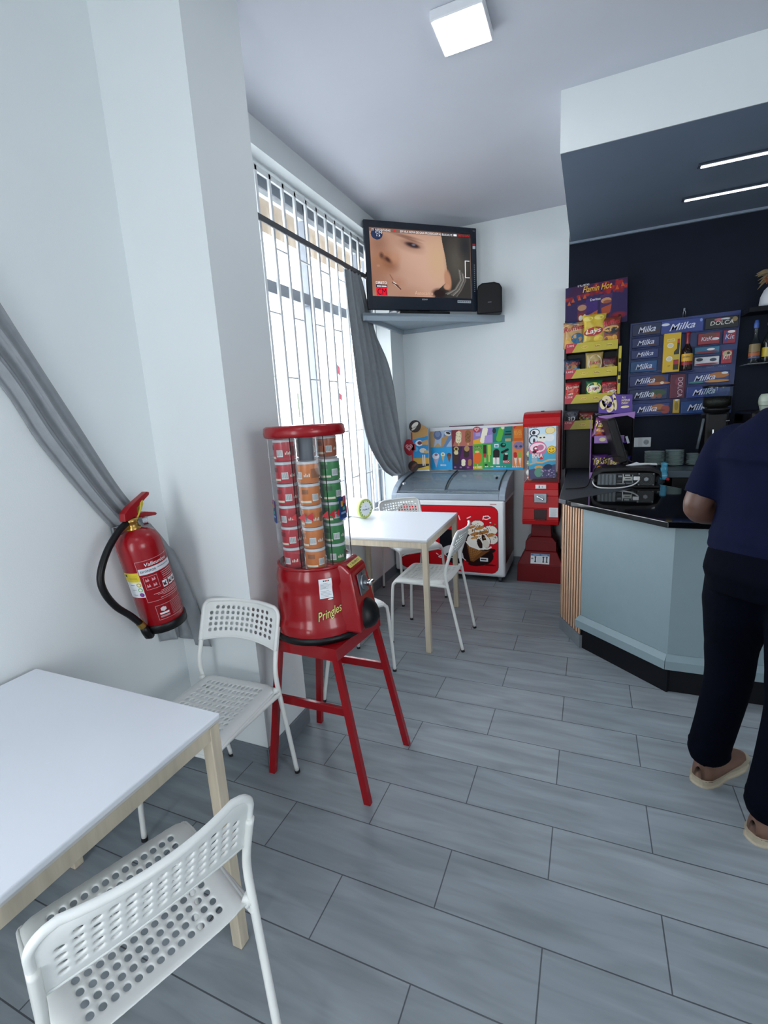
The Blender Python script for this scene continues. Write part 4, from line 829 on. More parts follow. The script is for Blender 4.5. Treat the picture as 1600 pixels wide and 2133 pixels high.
# left wing with cone pictures and the round heart emblem
WG = thing('ice_cream_display_wing', 'narrow blue cut-out ice cream display with a round red heart emblem beside the curtain', 'sign', (-1.42, 3.50, .932))
c = CV(140, 420, '#2b8fcc', 60)
c.rect(0, 300, 140, 360, '#d0a03a'); c.rect(0, 360, 140, 420, '#2c2a30'); c.poly([(0, 420), (140, 380), (140, 420)], '#d8b84a'); c.poly([(0, 0), (140, 0), (140, 80), (0, 110)], '#c0965c'); c.ell(60, 150, 34, 30, '#e6e2e8'); c.ell(64, 148, 20, 18, '#6a3a4a'); c.poly([(80, 130), (140, 120), (140, 170), (84, 165)], '#c79a5e'); c.ell(90, 225, 30, 24, '#e0d8c8'); c.ell(120, 240, 22, 16, '#c9a86a'); c.ell(30, 210, 20, 24, '#5cb0dc'); c.rect(84, 270, 92, 380, '#e4ded0'); c.rect(100, 270, 108, 380, '#e4ded0')
Wd = Vector((-.17, .005, 0)); c.sheet('printed_card', lambda u, v: (.085 - .155 * (1 - u) + .03 * 0, -.015 * (1 - u), .425 - .40 * v), vcol('glossy_print', .5), WG)
b = MB(); b.box((.008, .002, .215), (.158, .003, .41), pc('#c8ccd0')); b.box((-.075, -.016, .20), (.014, .003, .38), pc('#a81a24')); b.build('backing_card', WG)
b = MB(); M = front(-.105, -.018, .245); b.ell(0, 0, .052, .080, 0, pc('#a3182a'), M, 0, 30); b.quad(.045, 0, .04, .06, 0, pc('#a3182a'), M); heart_logo(b, M, .050, pc('#a3182a'), pc('#e4c4c8')); b.build('heart_emblem', WG)
b = MB(); M = front(-.035, -.02, .445); b.ell(0, 0, .062, .058, 0, pc('#2a1c18'), M, .4); b.ell(.0, .012, .040, .020, .001, pc('#e2dcd0'), M, .6); b.ell(-.012, -.02, .03, .010, .001, pc('#d8d2c4'), M, .6); b.add([(.03, -.045, -.0005), (.12, -.02, -.0005), (.045, .03, -.0005)], [[0, 1, 2]], pc('#b88a50'), False, M); b.build('cone_cutout', WG)
b = MB(); M = front(-.07, -.02, .06); b.ell(0, 0, .052, .055, 0, pc('#2a1512'), M, .3); b.ell(.01, .01, .03, .012, .001, pc('#6b3a2a'), M, .6); b.ell(-.01, -.02, .025, .010, .001, pc('#5a2e22'), M, .9); b.build('chocolate_cutout', WG)

# =================================================================== CAPSULE MACHINE
GM = thing('capsule_machine', 'tall bright red coin-operated toy capsule machine on a stepped pedestal', 'vending machine', (-.275, 3.36, 0))
def frus(b, z0, z1, w0, w1, y0a, y0b, y1a, y1b, m, xo=0.0):
    V = [(-w0 / 2 + xo, y0a, z0), (w0 / 2 + xo, y0a, z0), (w0 / 2 + xo, y0b, z0), (-w0 / 2 + xo, y0b, z0), (-w1 / 2 + xo, y1a, z1), (w1 / 2 + xo, y1a, z1), (w1 / 2 + xo, y1b, z1), (-w1 / 2 + xo, y1b, z1)]
    b.add(V, [[3, 2, 1, 0], [4, 5, 6, 7], [0, 1, 5, 4], [1, 2, 6, 5], [2, 3, 7, 6], [3, 0, 4, 7]], m)
DR = mat('dark_red_plastic', '#6c0710', 0.4, noise=0.03, spec=.25)
b = MB(); frus(b, 0.0, .155, .385, .375, -.16, .16, -.155, .16, DR); frus(b, .155, .262, .375, .27, -.155, .16, -.10, .14, DR); frus(b, .262, .345, .262, .255, -.095, .13, -.09, .13, DR); frus(b, .345, .385, .255, .175, -.09, .13, -.06, .11, DR); frus(b, .385, .53, .175, .155, -.06, .11, -.055, .10, DR)
o = b.build('pedestal', GM); md = o.modifiers.new('soft', 'BEVEL'); md.width = .005; md.segments = 2
b = MB(); frus(b, .515, .555, .292, .296, -.16, .14, -.165, .14, REDB); frus(b, .555, .655, .296, .290, -.163, .14, -.158, .14, REDB); frus(b, .655, .760, .290, .286, -.158, .14, -.152, .14, REDB); frus(b, .760, .815, .286, .282, -.150, .14, -.140, .14, REDB); frus(b, .815, .87, .282, .275, -.140, .14, -.115, .14, REDB)
o = b.build('coin_cabinet', GM); md = o.modifiers.new('soft', 'BEVEL'); md.width = .004; md.segments = 2
b = MB(); frus(b, .87, 1.355, .270, .280, .12, .145, .12, .145, DR); b.box((.138, .02, 1.11), (.012, .25, .49), DR); b.build('rear_panel', GM)
b = MB(); b.add([(-.138, .12, .875), (-.138, -.124, .875), (.132, -.124, .875), (.132, -.124, 1.35), (-.138, -.124, 1.35), (-.138, .12, 1.35)], [[0, 1, 4, 5], [1, 2, 3, 4]], ACRY); b.build('clear_window', GM)
b = MB(); n = 10; P = [(-.130, 1.335), (-.135, 1.36), (-.125, 1.405), (-.09, 1.438), (-.03, 1.452), (.145, 1.455), (.145, 1.335)]
V = [(x, y, z) for x in (-.146, .146) for y, z in P]; n = len(P); b.add(V, [list(range(n)), list(range(n, 2 * n))[::-1]] + [[i, n + i, n + (i + 1) % n, (i + 1) % n] for i in range(n)], REDB); b.box((0, -.015, 1.456), (.03, .012, .008), BLK); o = b.build('hood', GM); md = o.modifiers.new('soft', 'BEVEL'); md.width = .010; md.segments = 3
b = MB(); b.box((0, -.1415, .838), (.085, .006, .034), WHT, .001); b.text('1', .007, .022, BLK, front(-.012, -.1452, .838), bold=.04); b.text('€', .014, .018, pc('#6a7078'), front(.014, -.1452, .838)); b.build('price_label', GM)
b = MB(); b.box((.0, -.160, .745), (.100, .012, .078), STEEL, .003); b.build('coin_plate', GM)
b = MB(); M = front(0, -.168, .748); b.cyl((0, -.166, .745), (0, -.176, .745), .026, STEEL, 20); b.box((0, 0, .014), (.062, .018, .016), CHROME, .006, M @ Matrix.Rotation(-.5, 4, 'Z')); b.build('turning_handle', GM)
b = MB(); b.box((.0, -.1615, .605), (.100, .006, .090), pc('#2a060c'), .002); b.box((0, -.165, .560), (.085, .016, .012), DR, .002); b.build('delivery_opening', GM)
b = MB(); b.box((.105, -.163, .625), (.072, .004, .080), WHT, .0005)
for k in range(9): b.quad(.105, .652 - k * .007, .050 - (k % 3) * .008, .0016, 0, pc('#9aa0a6'), frame((0, -.1655, 0), (1, 0, 0), (0, 0, 1)))
b.build('paper_notice', GM, 'white printed notice')
b = MB(); Mp = frame((-.002, -.132, .205), (1, 0, 0), (0, .46, 1)); b.box((0, 0, 0), (.155, .088, .003), WHT, 0, Mp); b.quad(0, .034, .153, .018, .0022, pc('#3a6a98'), Mp); b.quad(-.03, .034, .05, .005, .003, pc('#9dc0dc'), Mp); b.quad(.035, .034, .05, .005, .003, pc('#9dc0dc'), Mp)
for x in (-.038, .028, .056): b.quad(x, -.006, .010, .038, .0024, pc('#20242e'), Mp); b.ell(x, .014, .009, .006, .0026, pc('#20242e'), Mp); b.ell(x, -.026, .009, .006, .0026, pc('#20242e'), Mp)
for k in range(6): b.quad(-.005, .012 - k * .008, .036, .002, .0024, pc('#9aa3ac'), Mp)
b.quad(-.064, 0, .018, .012, .0024, pc('#6a7480'), Mp); b.build('instruction_label', GM)
c = CV(320, 640, '#3d8fae', 130)
c.poly([(0, 0), (320, 0), (320, 330), (0, 250)], '#bcd4e0'); c.poly([(0, 330), (320, 250), (320, 420), (0, 470)], '#4a9cb8'); c.poly([(0, 520), (320, 470), (320, 640), (0, 640)], '#4a4a68'); c.ell(70, 60, 60, 46, '#3c3c46'); c.ell(72, 60, 48, 36, '#dfe0e4'); c.ell(60, 62, 20, 24, '#2a2a34'); c.ell(60, 150, 60, 60, '#38424c'); c.ell(60, 150, 44, 46, '#cfd8de'); c.ell(64, 160, 14, 30, '#323a44')
c.ell(250, 50, 58, 44, '#caa63a'); c.ell(250, 50, 50, 38, '#e0d29a'); c.ell(160, 140, 60, 52, '#dcdcd0'); c.ell(140, 130, 14, 10, '#30343c'); c.ell(182, 130, 14, 10, '#30343c'); c.ell(250, 140, 50, 44, '#d8dcdc')
c.ell(108, 262, 104, 92, '#c86a8a'); c.ell(108, 250, 92, 60, '#e6d2da'); c.ell(90, 262, 40, 34, '#a0324c'); c.ell(140, 250, 40, 36, '#b8708c'); c.ell(84, 258, 14, 12, '#f0e6e8'); c.ell(70, 300, 26, 18, '#3a1c28')
c.ell(268, 290, 54, 50, '#8a6a1c'); c.ell(268, 290, 49, 45, '#e0bc34'); c.ell(250, 280, 6, 11, '#2a2418'); c.ell(286, 280, 6, 11, '#2a2418'); c.line([(238, 304), (252, 318), (270, 322), (288, 316), (300, 302)], 3.4, '#2a2418')
c.ell(150, 375, 26, 26, '#b82c38'); c.line([(20, 450), (90, 430), (160, 440), (240, 410), (310, 415)], 9, '#c8a070'); c.ell(70, 400, 34, 40, '#8fa8b4'); c.ell(120, 500, 50, 26, '#c99450'); c.ell(120, 520, 40, 14, '#7a4030'); c.ell(120, 560, 50, 60, '#5a8a78'); c.ell(230, 500, 50, 36, '#26344e')
for k in range(40): c.ell(random.uniform(150, 315), random.uniform(530, 635), random.uniform(5, 12), random.uniform(4, 9), random.choice(['#8a6a9a', '#3a3a5a', '#b0a0b8', '#5a4a70']))
c.sheet('poster', lambda u, v: (-.100 + .215 * u, -.128, 1.325 - .425 * v + .012 * u), vcol('glossy_print', .5), GM)
b = MB(); b.text('BOLA', .085, .034, pc('#e6e0d8'), front(-.03, -.131, 1.098), bold=.05); b.build('poster_lettering', GM)
caps = [(-.095, -.06, 1.10, '#c9c04a', 'yellow'), (-.095, -.05, 1.02, '#a8a63c', 'olive green'), (-.10, -.055, .94, '#d8d4c8', 'white'), (-.092, -.05, .90, '#d07a4c', 'orange'), (-.04, .0, .92, '#7ab0c8', 'blue'), (.03, .02, .92, '#c05a6a', 'pink'), (.09, -.02, .92, '#d0c060', 'pale yellow'), (0.0, .04, 1.0, '#8ab06a', 'green')]
for k, (x, y, z, hx, cn) in enumerate(caps):
    b = MB(); b.sphere((0, 0, 0), .030, pc(hx, .2), 20); b.lathe([(.0305, -.002), (.0305, .002)], WHT, 20, cap=False); o = b.build('toy_capsule'); o.location = (-.275 + x, 3.36 + y, z + .005); tag(o, 'round %s toy capsule inside the red capsule machine' % cn, 'toy capsule', 'toy capsules in the red machine')

# =================================================================== BAR COUNTER
PAN = mat('counter_panel', '#76898f', 0.5, noise=0.02); PLI = mat('plinth_black', '#080b11', 0.6, spec=.2); GRAN = mat('black_granite', '#06080c', 0.06, noise=0.3, nscale=90, coat=.4)
GTOP = mat('grey_worktop', '#2d353d', 0.5, noise=0.12, nscale=50); OAK = mat('oak_slats', '#c4a083', 0.5, noise=0.16, nscale=10, stretch=(8, 8, .7))
A_, B_, C_, D_ = Vector((-.062, 2.325, 0)), Vector((.066, 2.072, 0)), Vector((.482, 1.688, 0)), Vector((3.38, 1.70, 0))
BC = thing('bar_counter', 'pale blue-grey panelled bar counter with an oak slatted end and black plinth', 'counter')
def wallpanel(b, p, q, z0, z1, th, m, out=0.0, side=1):
    d = (q - p).normalized(); n = Vector((d.y, -d.x, 0)) * side       # outward, towards the room
    a = p + n * out; c = q + n * out; e_, f_ = c - n * th, a - n * th
    b.add([(v.x, v.y, z) for z in (z0, z1) for v in (a, c, e_, f_)], [[3, 2, 1, 0], [4, 5, 6, 7], [0, 1, 5, 4], [1, 2, 6, 5], [2, 3, 7, 6], [3, 0, 4, 7]], m)
b = MB(); wallpanel(b, B_, C_, .19, .905, .05, PAN); b.build('front_panel', BC)
b = MB(); wallpanel(b, C_, D_, .19, .905, .05, PAN); b.build('front_panel', BC)
b = MB(); wallpanel(b, A_, B_, .085, .905, .05, BLK, -.005); wallpanel(b, Vector((-.062, 3.63, 0)), A_, .085, .905, .05, BLK, -.001); b.build('end_backing', BC)
d = (B_ - A_); n = Vector((d.y, -d.x, 0)).normalized(); ns = 8
for k in range(ns):
    b = MB(); p_ = A_ + d * ((k + .20) / ns); q_ = A_ + d * ((k + .70) / ns); wallpanel(b, p_, q_, .088, .903, .0065, OAK, .0); b.build('slat', BC)
for k in range(4):
    b = MB(); y = 2.36 + k * .034; wallpanel(b, Vector((-.062, y + .020, 0)), Vector((-.062, y, 0)), .088, .903, .012, OAK, .004); b.build('slat', BC)
b = MB(); wallpanel(b, A_ - d * .02, B_, 0, .086, .03, TILEG, .004); b.build('skirting', BC)
Bp = B_ + (C_ - B_).normalized() * -.0
b = MB(); wallpanel(b, B_, C_ + Vector((0, .0, 0)), 0, .20, .03, PLI, -.012); wallpanel(b, C_ + Vector((0, .012, 0)), D_, 0, .20, .03, PLI, -.012); b.build('plinth', BC)
b = MB()
def mould(b, p, q, ex0, ex1):
    d_ = (q - p).normalized(); n_ = Vector((d_.y, -d_.x, 0)); prof = [(-.01, .150), (.034, .150), (.034, .196), (.006, .222), (-.01, .222)]
    V = []
    for o_, exx in ((p, ex0), (q, ex1)):
        for r_, z in prof: v = o_ + n_ * r_ + d_ * exx * r_ / .034; V.append((v.x, v.y, z))
    k = len(prof); b.add(V, [list(range(k))[::-1], list(range(k, 2 * k))] + [[i, (i + 1) % k, k + (i + 1) % k, k + i] for i in range(k)], PAN)
mould(b, B_, C_, -.012, .012); b.build('moulding', BC); b = MB(); mould(b, C_, D_, -.012, 0); b.build('moulding', BC)
def slab(name, P, z0, z1, m, label, cat, bev=.004):
    ar = sum(P[i][0] * P[(i + 1) % len(P)][1] - P[(i + 1) % len(P)][0] * P[i][1] for i in range(len(P)))
    if ar < 0: P = P[::-1]
    b = MB(); b.prism(P, z0, z1, m); o = b.build(name); md = o.modifiers.new('soft', 'BEVEL'); md.width = bev; md.segments = 2; return tag(o, label, cat)
slab('counter_worktop', [(-.030, 2.100), (-.004, 2.056), (.434, 1.592), (3.38, 1.575), (3.38, 2.22), (.86, 2.22), (.530, 2.752)], .905, .935, GRAN, 'glossy black granite worktop along the front of the bar', 'worktop')
slab('side_worktop', [(-.080, 3.645), (-.078, 2.165), (-.034, 2.106), (.527, 2.758), (.60, 3.02), (.60, 3.645)], .905, .934, GTOP, 'matt dark grey worktop at the left end of the bar carrying the snack display', 'worktop')
t = thing('back_counter', 'dark back counter along the navy wall with a grey top', 'counter', (1.98, 3.35, 0))
b = MB(); b.box((0.02, .01, .467), (2.70, .57, .934), BLK, .004); b.build('cabinet', t)
b = MB(); b.box((0.01, 0, .960), (2.76, .59, .05), mat('grey_steel_top', '#56616b', .3, metal=.4, noise=.08), .003); b.build('top', t)

# =================================================================== CRISP STAND
def bag(name, w_, h_, dpt, hexc, loc, rz, words, label, group, tilt=0.0, extra=None, seed=0):
    t = thing(name, label, 'crisps', loc, rz, group); rnd = random.Random(seed)
    mt = mat('foil_' + hexc.strip('#'), hexc, 0.28, noise=.16, nscale=18, bump=.6, bscale=30)
    Rm = Matrix.Rotation(-tilt, 4, 'X')
    def prof(u, v):
        x = (u - .5) * 2; y = (v - .5) * 2; bulge = (max(0, 1 - abs(x) ** 3.2) * max(0, 1 - abs(y) ** 4)) ** .6
        wv = 1 - .07 * math.sin(PI * v); zz = bulge * dpt / 2 * (1 + .10 * math.sin(7 * x + seed) * math.cos(5 * y)); return (x * w_ / 2 * wv, zz, (y + 1) * h_ / 2)
    b = MB(); b.M = Rm
    b.grid(lambda u, v: (prof(u, v)[0], -prof(u, v)[1] - .0006, prof(u, v)[2]), 16, 18, mt); b.grid(lambda u, v: (prof(1 - u, v)[0], prof(1 - u, v)[1] + .0006, prof(1 - u, v)[2]), 16, 18, mt); b.build('bag', t)
    b = MB(); b.M = Rm
    def on_(x, z, off=.0012): u = x / w_ + .5; v = z / h_; q = prof(min(1, max(0, u)), min(1, max(0, v))); return (x, -q[1] - off, z)
    def blob(cx_, cz_, rx, rz_, hx, off, n=16, rot=0.0): b.add([on_(cx_, cz_, off)] + [on_(cx_ + rx * math.cos(a) * math.cos(rot) - rz_ * math.sin(a) * math.sin(rot), cz_ + rx * math.cos(a) * math.sin(rot) + rz_ * math.sin(a) * math.cos(rot), off) for a in [2 * PI * k / n for k in range(n)]], [[0, 1 + k, 1 + (k + 1) % n] for k in range(n)], pc(hx))
    for cx_, cz_, rx, rz_, hx, *ro in (extra or []): blob(cx_ * w_, cz_ * h_, rx * w_, rz_ * h_, hx, .0016, rot=ro[0] if ro else 0)
    for k, (s_, cx_, cz_, ww, hh, hx) in enumerate(words or []):
        V, F = text_geo(s_, .15, .03); b.add([on_(cx_ * w_ + x * ww * w_, cz_ * h_ + y * hh * h_ + .12 * x * ww * w_, .0034 + .0004 * k) for x, y in V], F, pc(hx))
    b.build('print', t); return t
CSX = .085
CS = thing('crisp_stand', 'tiered crisp display stand with yellow shelf lips and a purple flame header', 'display stand', (CSX, 3.56, 0))
def rc(x, y, z): return (x - CSX, y - 3.56, z)
YEL = mat('yellow_strip', '#b5a52a', .4, noise=.03)
b = MB()
for x in (-.115, .285): b.box(rc(x, 3.60, 1.56), (.018, .10, 1.24), BLK, .002)
b.box(rc(CSX, 3.642, 1.56), (.40, .006, 1.24), BLK); b.build('frame', CS)
lips = [(1.947, .384), (1.742, .388), (1.538, .390), (1.326, .395)]
prices = ['2,00€', '1,65€', '1,25€', '0,95€']
for k, (z, wd) in enumerate(lips):
    b = MB(); b.box(rc(CSX, 3.555, z - .036), (wd - .01, .17, .006), BLK); b.build('shelf', CS)
    b = MB(); b.box(rc(CSX + .0, 3.468, z), (wd, .006, .072), YEL, .001)
    Mf = front(*rc(CSX, 3.4645, z)); b.add([(-wd / 2, -.036, 0), (-wd / 2 + .045, -.036, 0), (-wd / 2 + .088, .036, 0), (-wd / 2, .036, 0)], [[0, 1, 2, 3]], pc('#b02a38'), False, Mf)
    b.text(prices[k], .055, .018, pc('#e6cfd0'), Mf @ Matrix.Translation((-wd / 2 + .034, .018, .0006)), bold=.02)
    for x, s_, cc in ((-.05, 'Lays', '#a8222c'), (.045, 'Ruffles', '#7c2c38'), (.130, 'Doritos', '#4a3a1c')): b.ell(x, 0, .026, .012, .0006, pc('#c9b84a'), Mf); b.text(s_, .040, .013, pc(cc), Mf @ Matrix.Translation((x, 0, .0012)), bold=.02)
    b.build('shelf_lip', CS)
c = CV(465, 320, '#2a1d4c', 260)
for k in range(46):
    x = random.uniform(0, 465); y = 92 + random.uniform(-46, 26) - x * .05; c.ell(x, y - 16, random.uniform(10, 30), random.uniform(12, 34), random.choice(['#8c1622', '#6a1230', '#a42a1c', '#7a1424']), soft=.6)
c.poly([(0, 0), (465, 0), (465, 30), (0, 78)], '#3a1440'); c.poly([(0, 0), (60, 0), (20, 60), (0, 60)], '#2a1d4c')
for k in range(30): c.ell(random.uniform(200, 465), random.uniform(5, 80), random.uniform(8, 26), random.uniform(6, 20), '#9a1c20', soft=.7)
for x, y in ((60, 100), (110, 92), (150, 86), (390, 60), (430, 44), (30, 118)): c.poly([(x - 14, y + 14), (x, y - 18), (x + 14, y + 14)], '#b8501c')
for x0, col, top in ((92, '#57264a', 140), (160, '#3c2468', 110), (265, '#4a2a58', 100)):
    c.poly([(x0, top), (x0 + 90, top - 8), (x0 + 82, 272), (x0 + 6, 276)], col)
c.ell(130, 165, 34, 22, '#a87e62'); c.ell(128, 235, 36, 34, '#7a2a20'); c.ell(120, 240, 16, 20, '#d8d2cc'); c.ell(150, 232, 10, 16, '#d8d2cc'); c.poly([(165, 232), (248, 200), (240, 262), (190, 272)], '#b0562c'); c.poly([(180, 262), (215, 214), (236, 262)], '#c86a38')
c.ell(310, 140, 38, 20, '#b88a66'); c.ell(318, 150, 30, 12, '#8a4a34'); c.poly([(276, 190), (350, 172), (340, 230), (280, 262)], '#a84c30'); c.ell(400, 262, 70, 30, '#8c1a26', soft=.6)
hdr = lambda u, v: rc(-.122 + .452 * u + .012 * v * u, 3.56 - .035 * (1 - v), 2.445 - .020 * (1 - u) - .325 * v)
c.sheet('header_panel', hdr, vcol('glossy_print', .5), CS)
b = MB(); b.box(rc(.10, 3.575, 2.28), (.43, .004, .31), BLK, 0, Matrix()); Mf = frame(rc(.10, 3.522, 2.398), (1, 0, .045), (0, -.1, 1)); b.text('Flamin Hot', .215, .046, pc('#d8a32c'), Mf @ Matrix.Translation((.015, 0, .004)), shear=.35, bold=.035)
b.text('E TU, ESTAS', .085, .016, WHT, Mf @ Matrix.Translation((-.085, .033, .004)), bold=.03); b.text('Doritos', .075, .018, WHT, Mf @ Matrix.Translation((.0, -.085, .004)), bold=.03); b.build('header_lettering', CS)
b = MB(); b.box(rc(.296, 3.50, 1.745), (.020, .05, .37), YEL, .001)
for z in (1.82, 1.72, 1.66): b.box(rc(.296, 3.473, z), (.016, .004, .030), BLK)
b.build('side_strip', CS)
LAY = [('Lays', -.02, .5, .62, .20, '#e6e0d8')]
bags = [('Ruffles', -.052, 1.978, .150, .185, '#b38a50', [('Ruffles', 0, .76, .95, .20, '#a32430')], [(0, .78, .52, .14, '#c9b9a0'), (.18, .36, .30, .20, '#1f5f86'), (-.2, .26, .22, .14, '#c89a3c', .5), (0, .95, .5, .06, '#1d3d6a')], 'tan and blue crisp bag on the top tier at the left', .0),
        ('Lays', .100, 1.985, .165, .215, '#c2a82c', [('Lays', -.02, .44, .62, .20, '#e6e0d8')], [(-.02, .44, .40, .14, '#a8202c', .15), (-.25, .86, .2, .08, '#d9c86a'), (.2, .88, .2, .08, '#d9c86a'), (.2, .2, .2, .1, '#d6b93c')], 'tall yellow crisp bag in the middle of the top tier', 0),
        ('Ruffles', .222, 1.980, .135, .185, '#7a3a2c', [('Ruffles', 0, .80, .95, .18, '#c23440'), ('BBQ', .1, .5, .4, .1, '#c9ccd0')], [(0, .58, .4, .10, '#c59a58', .1), (.05, .50, .36, .12, '#20242e'), (-.1, .2, .24, .12, '#c9902c'), (.2, .22, .14, .12, '#d8a040')], 'brown and red crisp bag on the top tier at the right', 0),
        ('Ruffles', -.060, 1.774, .120, .108, '#15243e', [('Ruffles', .05, .66, .9, .24, '#a8443a')], [(.0, .38, .3, .26, '#a5713c'), (.2, .22, .3, .12, '#5a9ac8', .2)], 'navy crisp bag on the second tier at the left', 0),
        ('Lays', .108, 1.774, .125, .140, '#a9935a', [('Lays', .05, .48, .6, .22, '#a8303a')], [(.05, .45, .38, .42, '#c9bda0'), (.02, .22, .24, .16, '#c9ab2c')], 'cream and yellow crisp bag in the middle of the second tier', 0),
        ('Ruffles', .222, 1.772, .105, .100, '#3c1e2a', [('Ruffles', 0, .66, .9, .24, '#8a2c34')], [(0, .3, .4, .16, '#b08a3c'), (.1, .24, .2, .10, '#c9ccd0')], 'dark maroon crisp bag on the second tier at the right', 0),
        ('Doritos', -.052, 1.570, .112, .122, '#a31c22', [('Doritos', 0, .7, .85, .16, '#e0c8b0')], [(.0, .42, .42, .16, '#cf5a44', .4), (-.1, .2, .24, .14, '#d8c0b0', .3), (.2, .24, .2, .14, '#cf4030')], 'red crisp bag on the third tier at the left', 0),
        ('Lays', .112, 1.570, .120, .125, '#1d5a3a', [('Lays', 0, .52, .66, .26, '#b02a38')], [(0, .54, .44, .34, '#cfd06a'), (0, .52, .38, .20, '#e6e2d8'), (0, .14, .2, .10, '#c9a93c')], 'green crisp bag in the middle of the third tier', 0),
        ('Ruffles', .228, 1.570, .118, .108, '#9c2630', [('Ruffles', 0, .68, .9, .28, '#5c1c24')], [(0, .7, .46, .22, '#b86a5a'), (-.1, .2, .3, .16, '#c89a40'), (.15, .34, .28, .10, '#d9d4cc', .2)], 'red crisp bag with yellow crisps on the third tier at the right', 0),
        ('3D', -.056, 1.358, .110, .105, '#3a3f48', [('3D', .0, .38, .5, .34, '#d8dade')], [(0, .7, .4, .2, '#5a5f6a'), (.2, .3, .2, .2, '#23262e')], 'grey crisp bag on the bottom tier at the left', 0),
        ('', .060, 1.358, .115, .088, '#5c2424', None, [(0, .52, .44, .24, '#8a8a3a'), (-.05, .3, .36, .18, '#2f6a3a'), (.1, .7, .3, .14, '#8c2c28')], 'red and green crisp bag on the bottom tier beside the grey one', 0),
        ('', .175, 1.358, .105, .085, '#2a2434', None, [(0, .5, .3, .2, '#4a3a5a')], 'dark crisp bag at the right end of the bottom tier', 0)]
for k, (nm, x, z, w_, h_, hx, words, ex, lab, tl) in enumerate(bags):
    bag('crisp_bag', w_ * 1.08, h_ * 1.12, .050, hx, (x, 3.512, z - .028), 0, words, lab, 'crisp bags on the tiered stand', 0, ex, k)

# =================================================================== CHOCOLATE WALL DISPLAY
CD = thing('chocolate_display', 'blue hanging wall board holding rows of chocolate bars', 'display board', (.74, 3.635, 1.74)); Q = Vector((.74, 3.635, 1.74))
BLU = mat('blue_board', '#25376e', .35, noise=.12, nscale=6); b = MB(); b.add([(.372 - Q.x, .0, 2.108 - Q.y * 0 - Q.z), (1.108 - Q.x, 0, 2.118 - Q.z), (1.10 - Q.x, 0, 1.362 - Q.z), (.372 - Q.x, 0, 1.372 - Q.z), (.372 - Q.x, .01, 2.108 - Q.z), (1.108 - Q.x, .01, 2.118 - Q.z), (1.10 - Q.x, .01, 1.362 - Q.z), (.372 - Q.x, .01, 1.372 - Q.z)], [[3, 2, 1, 0], [4, 5, 6, 7], [0, 1, 5, 4], [1, 2, 6, 5], [2, 3, 7, 6], [3, 0, 4, 7]], BLU); b.build('board', CD)
b = MB(); 
for x0, x1, z in ((.38, .60, 2.0), (.38, .60, 1.908), (.38, .60, 1.822), (.38, .66, 1.715), (.38, .68, 1.604), (.38, .70, 1.492), (.38, .70, 1.370), (.80, 1.09, 1.595), (.80, 1.09, 1.488), (.76, 1.09, 1.368), (.80, 1.0, 1.885), (.80, 1.0, 1.81), (.80, 1.0, 1.73), (.60, 1.10, 1.994)): b.box(((x0 + x1) / 2 - Q.x, -.014, z - Q.z), (x1 - x0, .024, .004), BLU)
b.build('ledges', CD)
b = MB()
for x in (.42, .5, .58, .86, .94, 1.02):
    for z in (1.722, 1.610, 1.500): b.text('MILKA', .05, .008, pc('#7f8fc0'), front(x - Q.x, -.0015, z - Q.z))
b.build('board_lettering', CD)
b = MB(); b.tube([(.735 - Q.x, -.002, 2.112 - Q.z), (.735 - Q.x, -.004, 2.150 - Q.z), (.742 - Q.x, -.006, 2.166 - Q.z), (.75 - Q.x, -.004, 2.15 - Q.z), (.75 - Q.x, -.002, 2.112 - Q.z)], .0028, STEEL, 6); b.box((.742 - Q.x, .006, 2.17 - Q.z), (.012, .012, .02), STEEL, .002); b.build('wire_hook', CD)
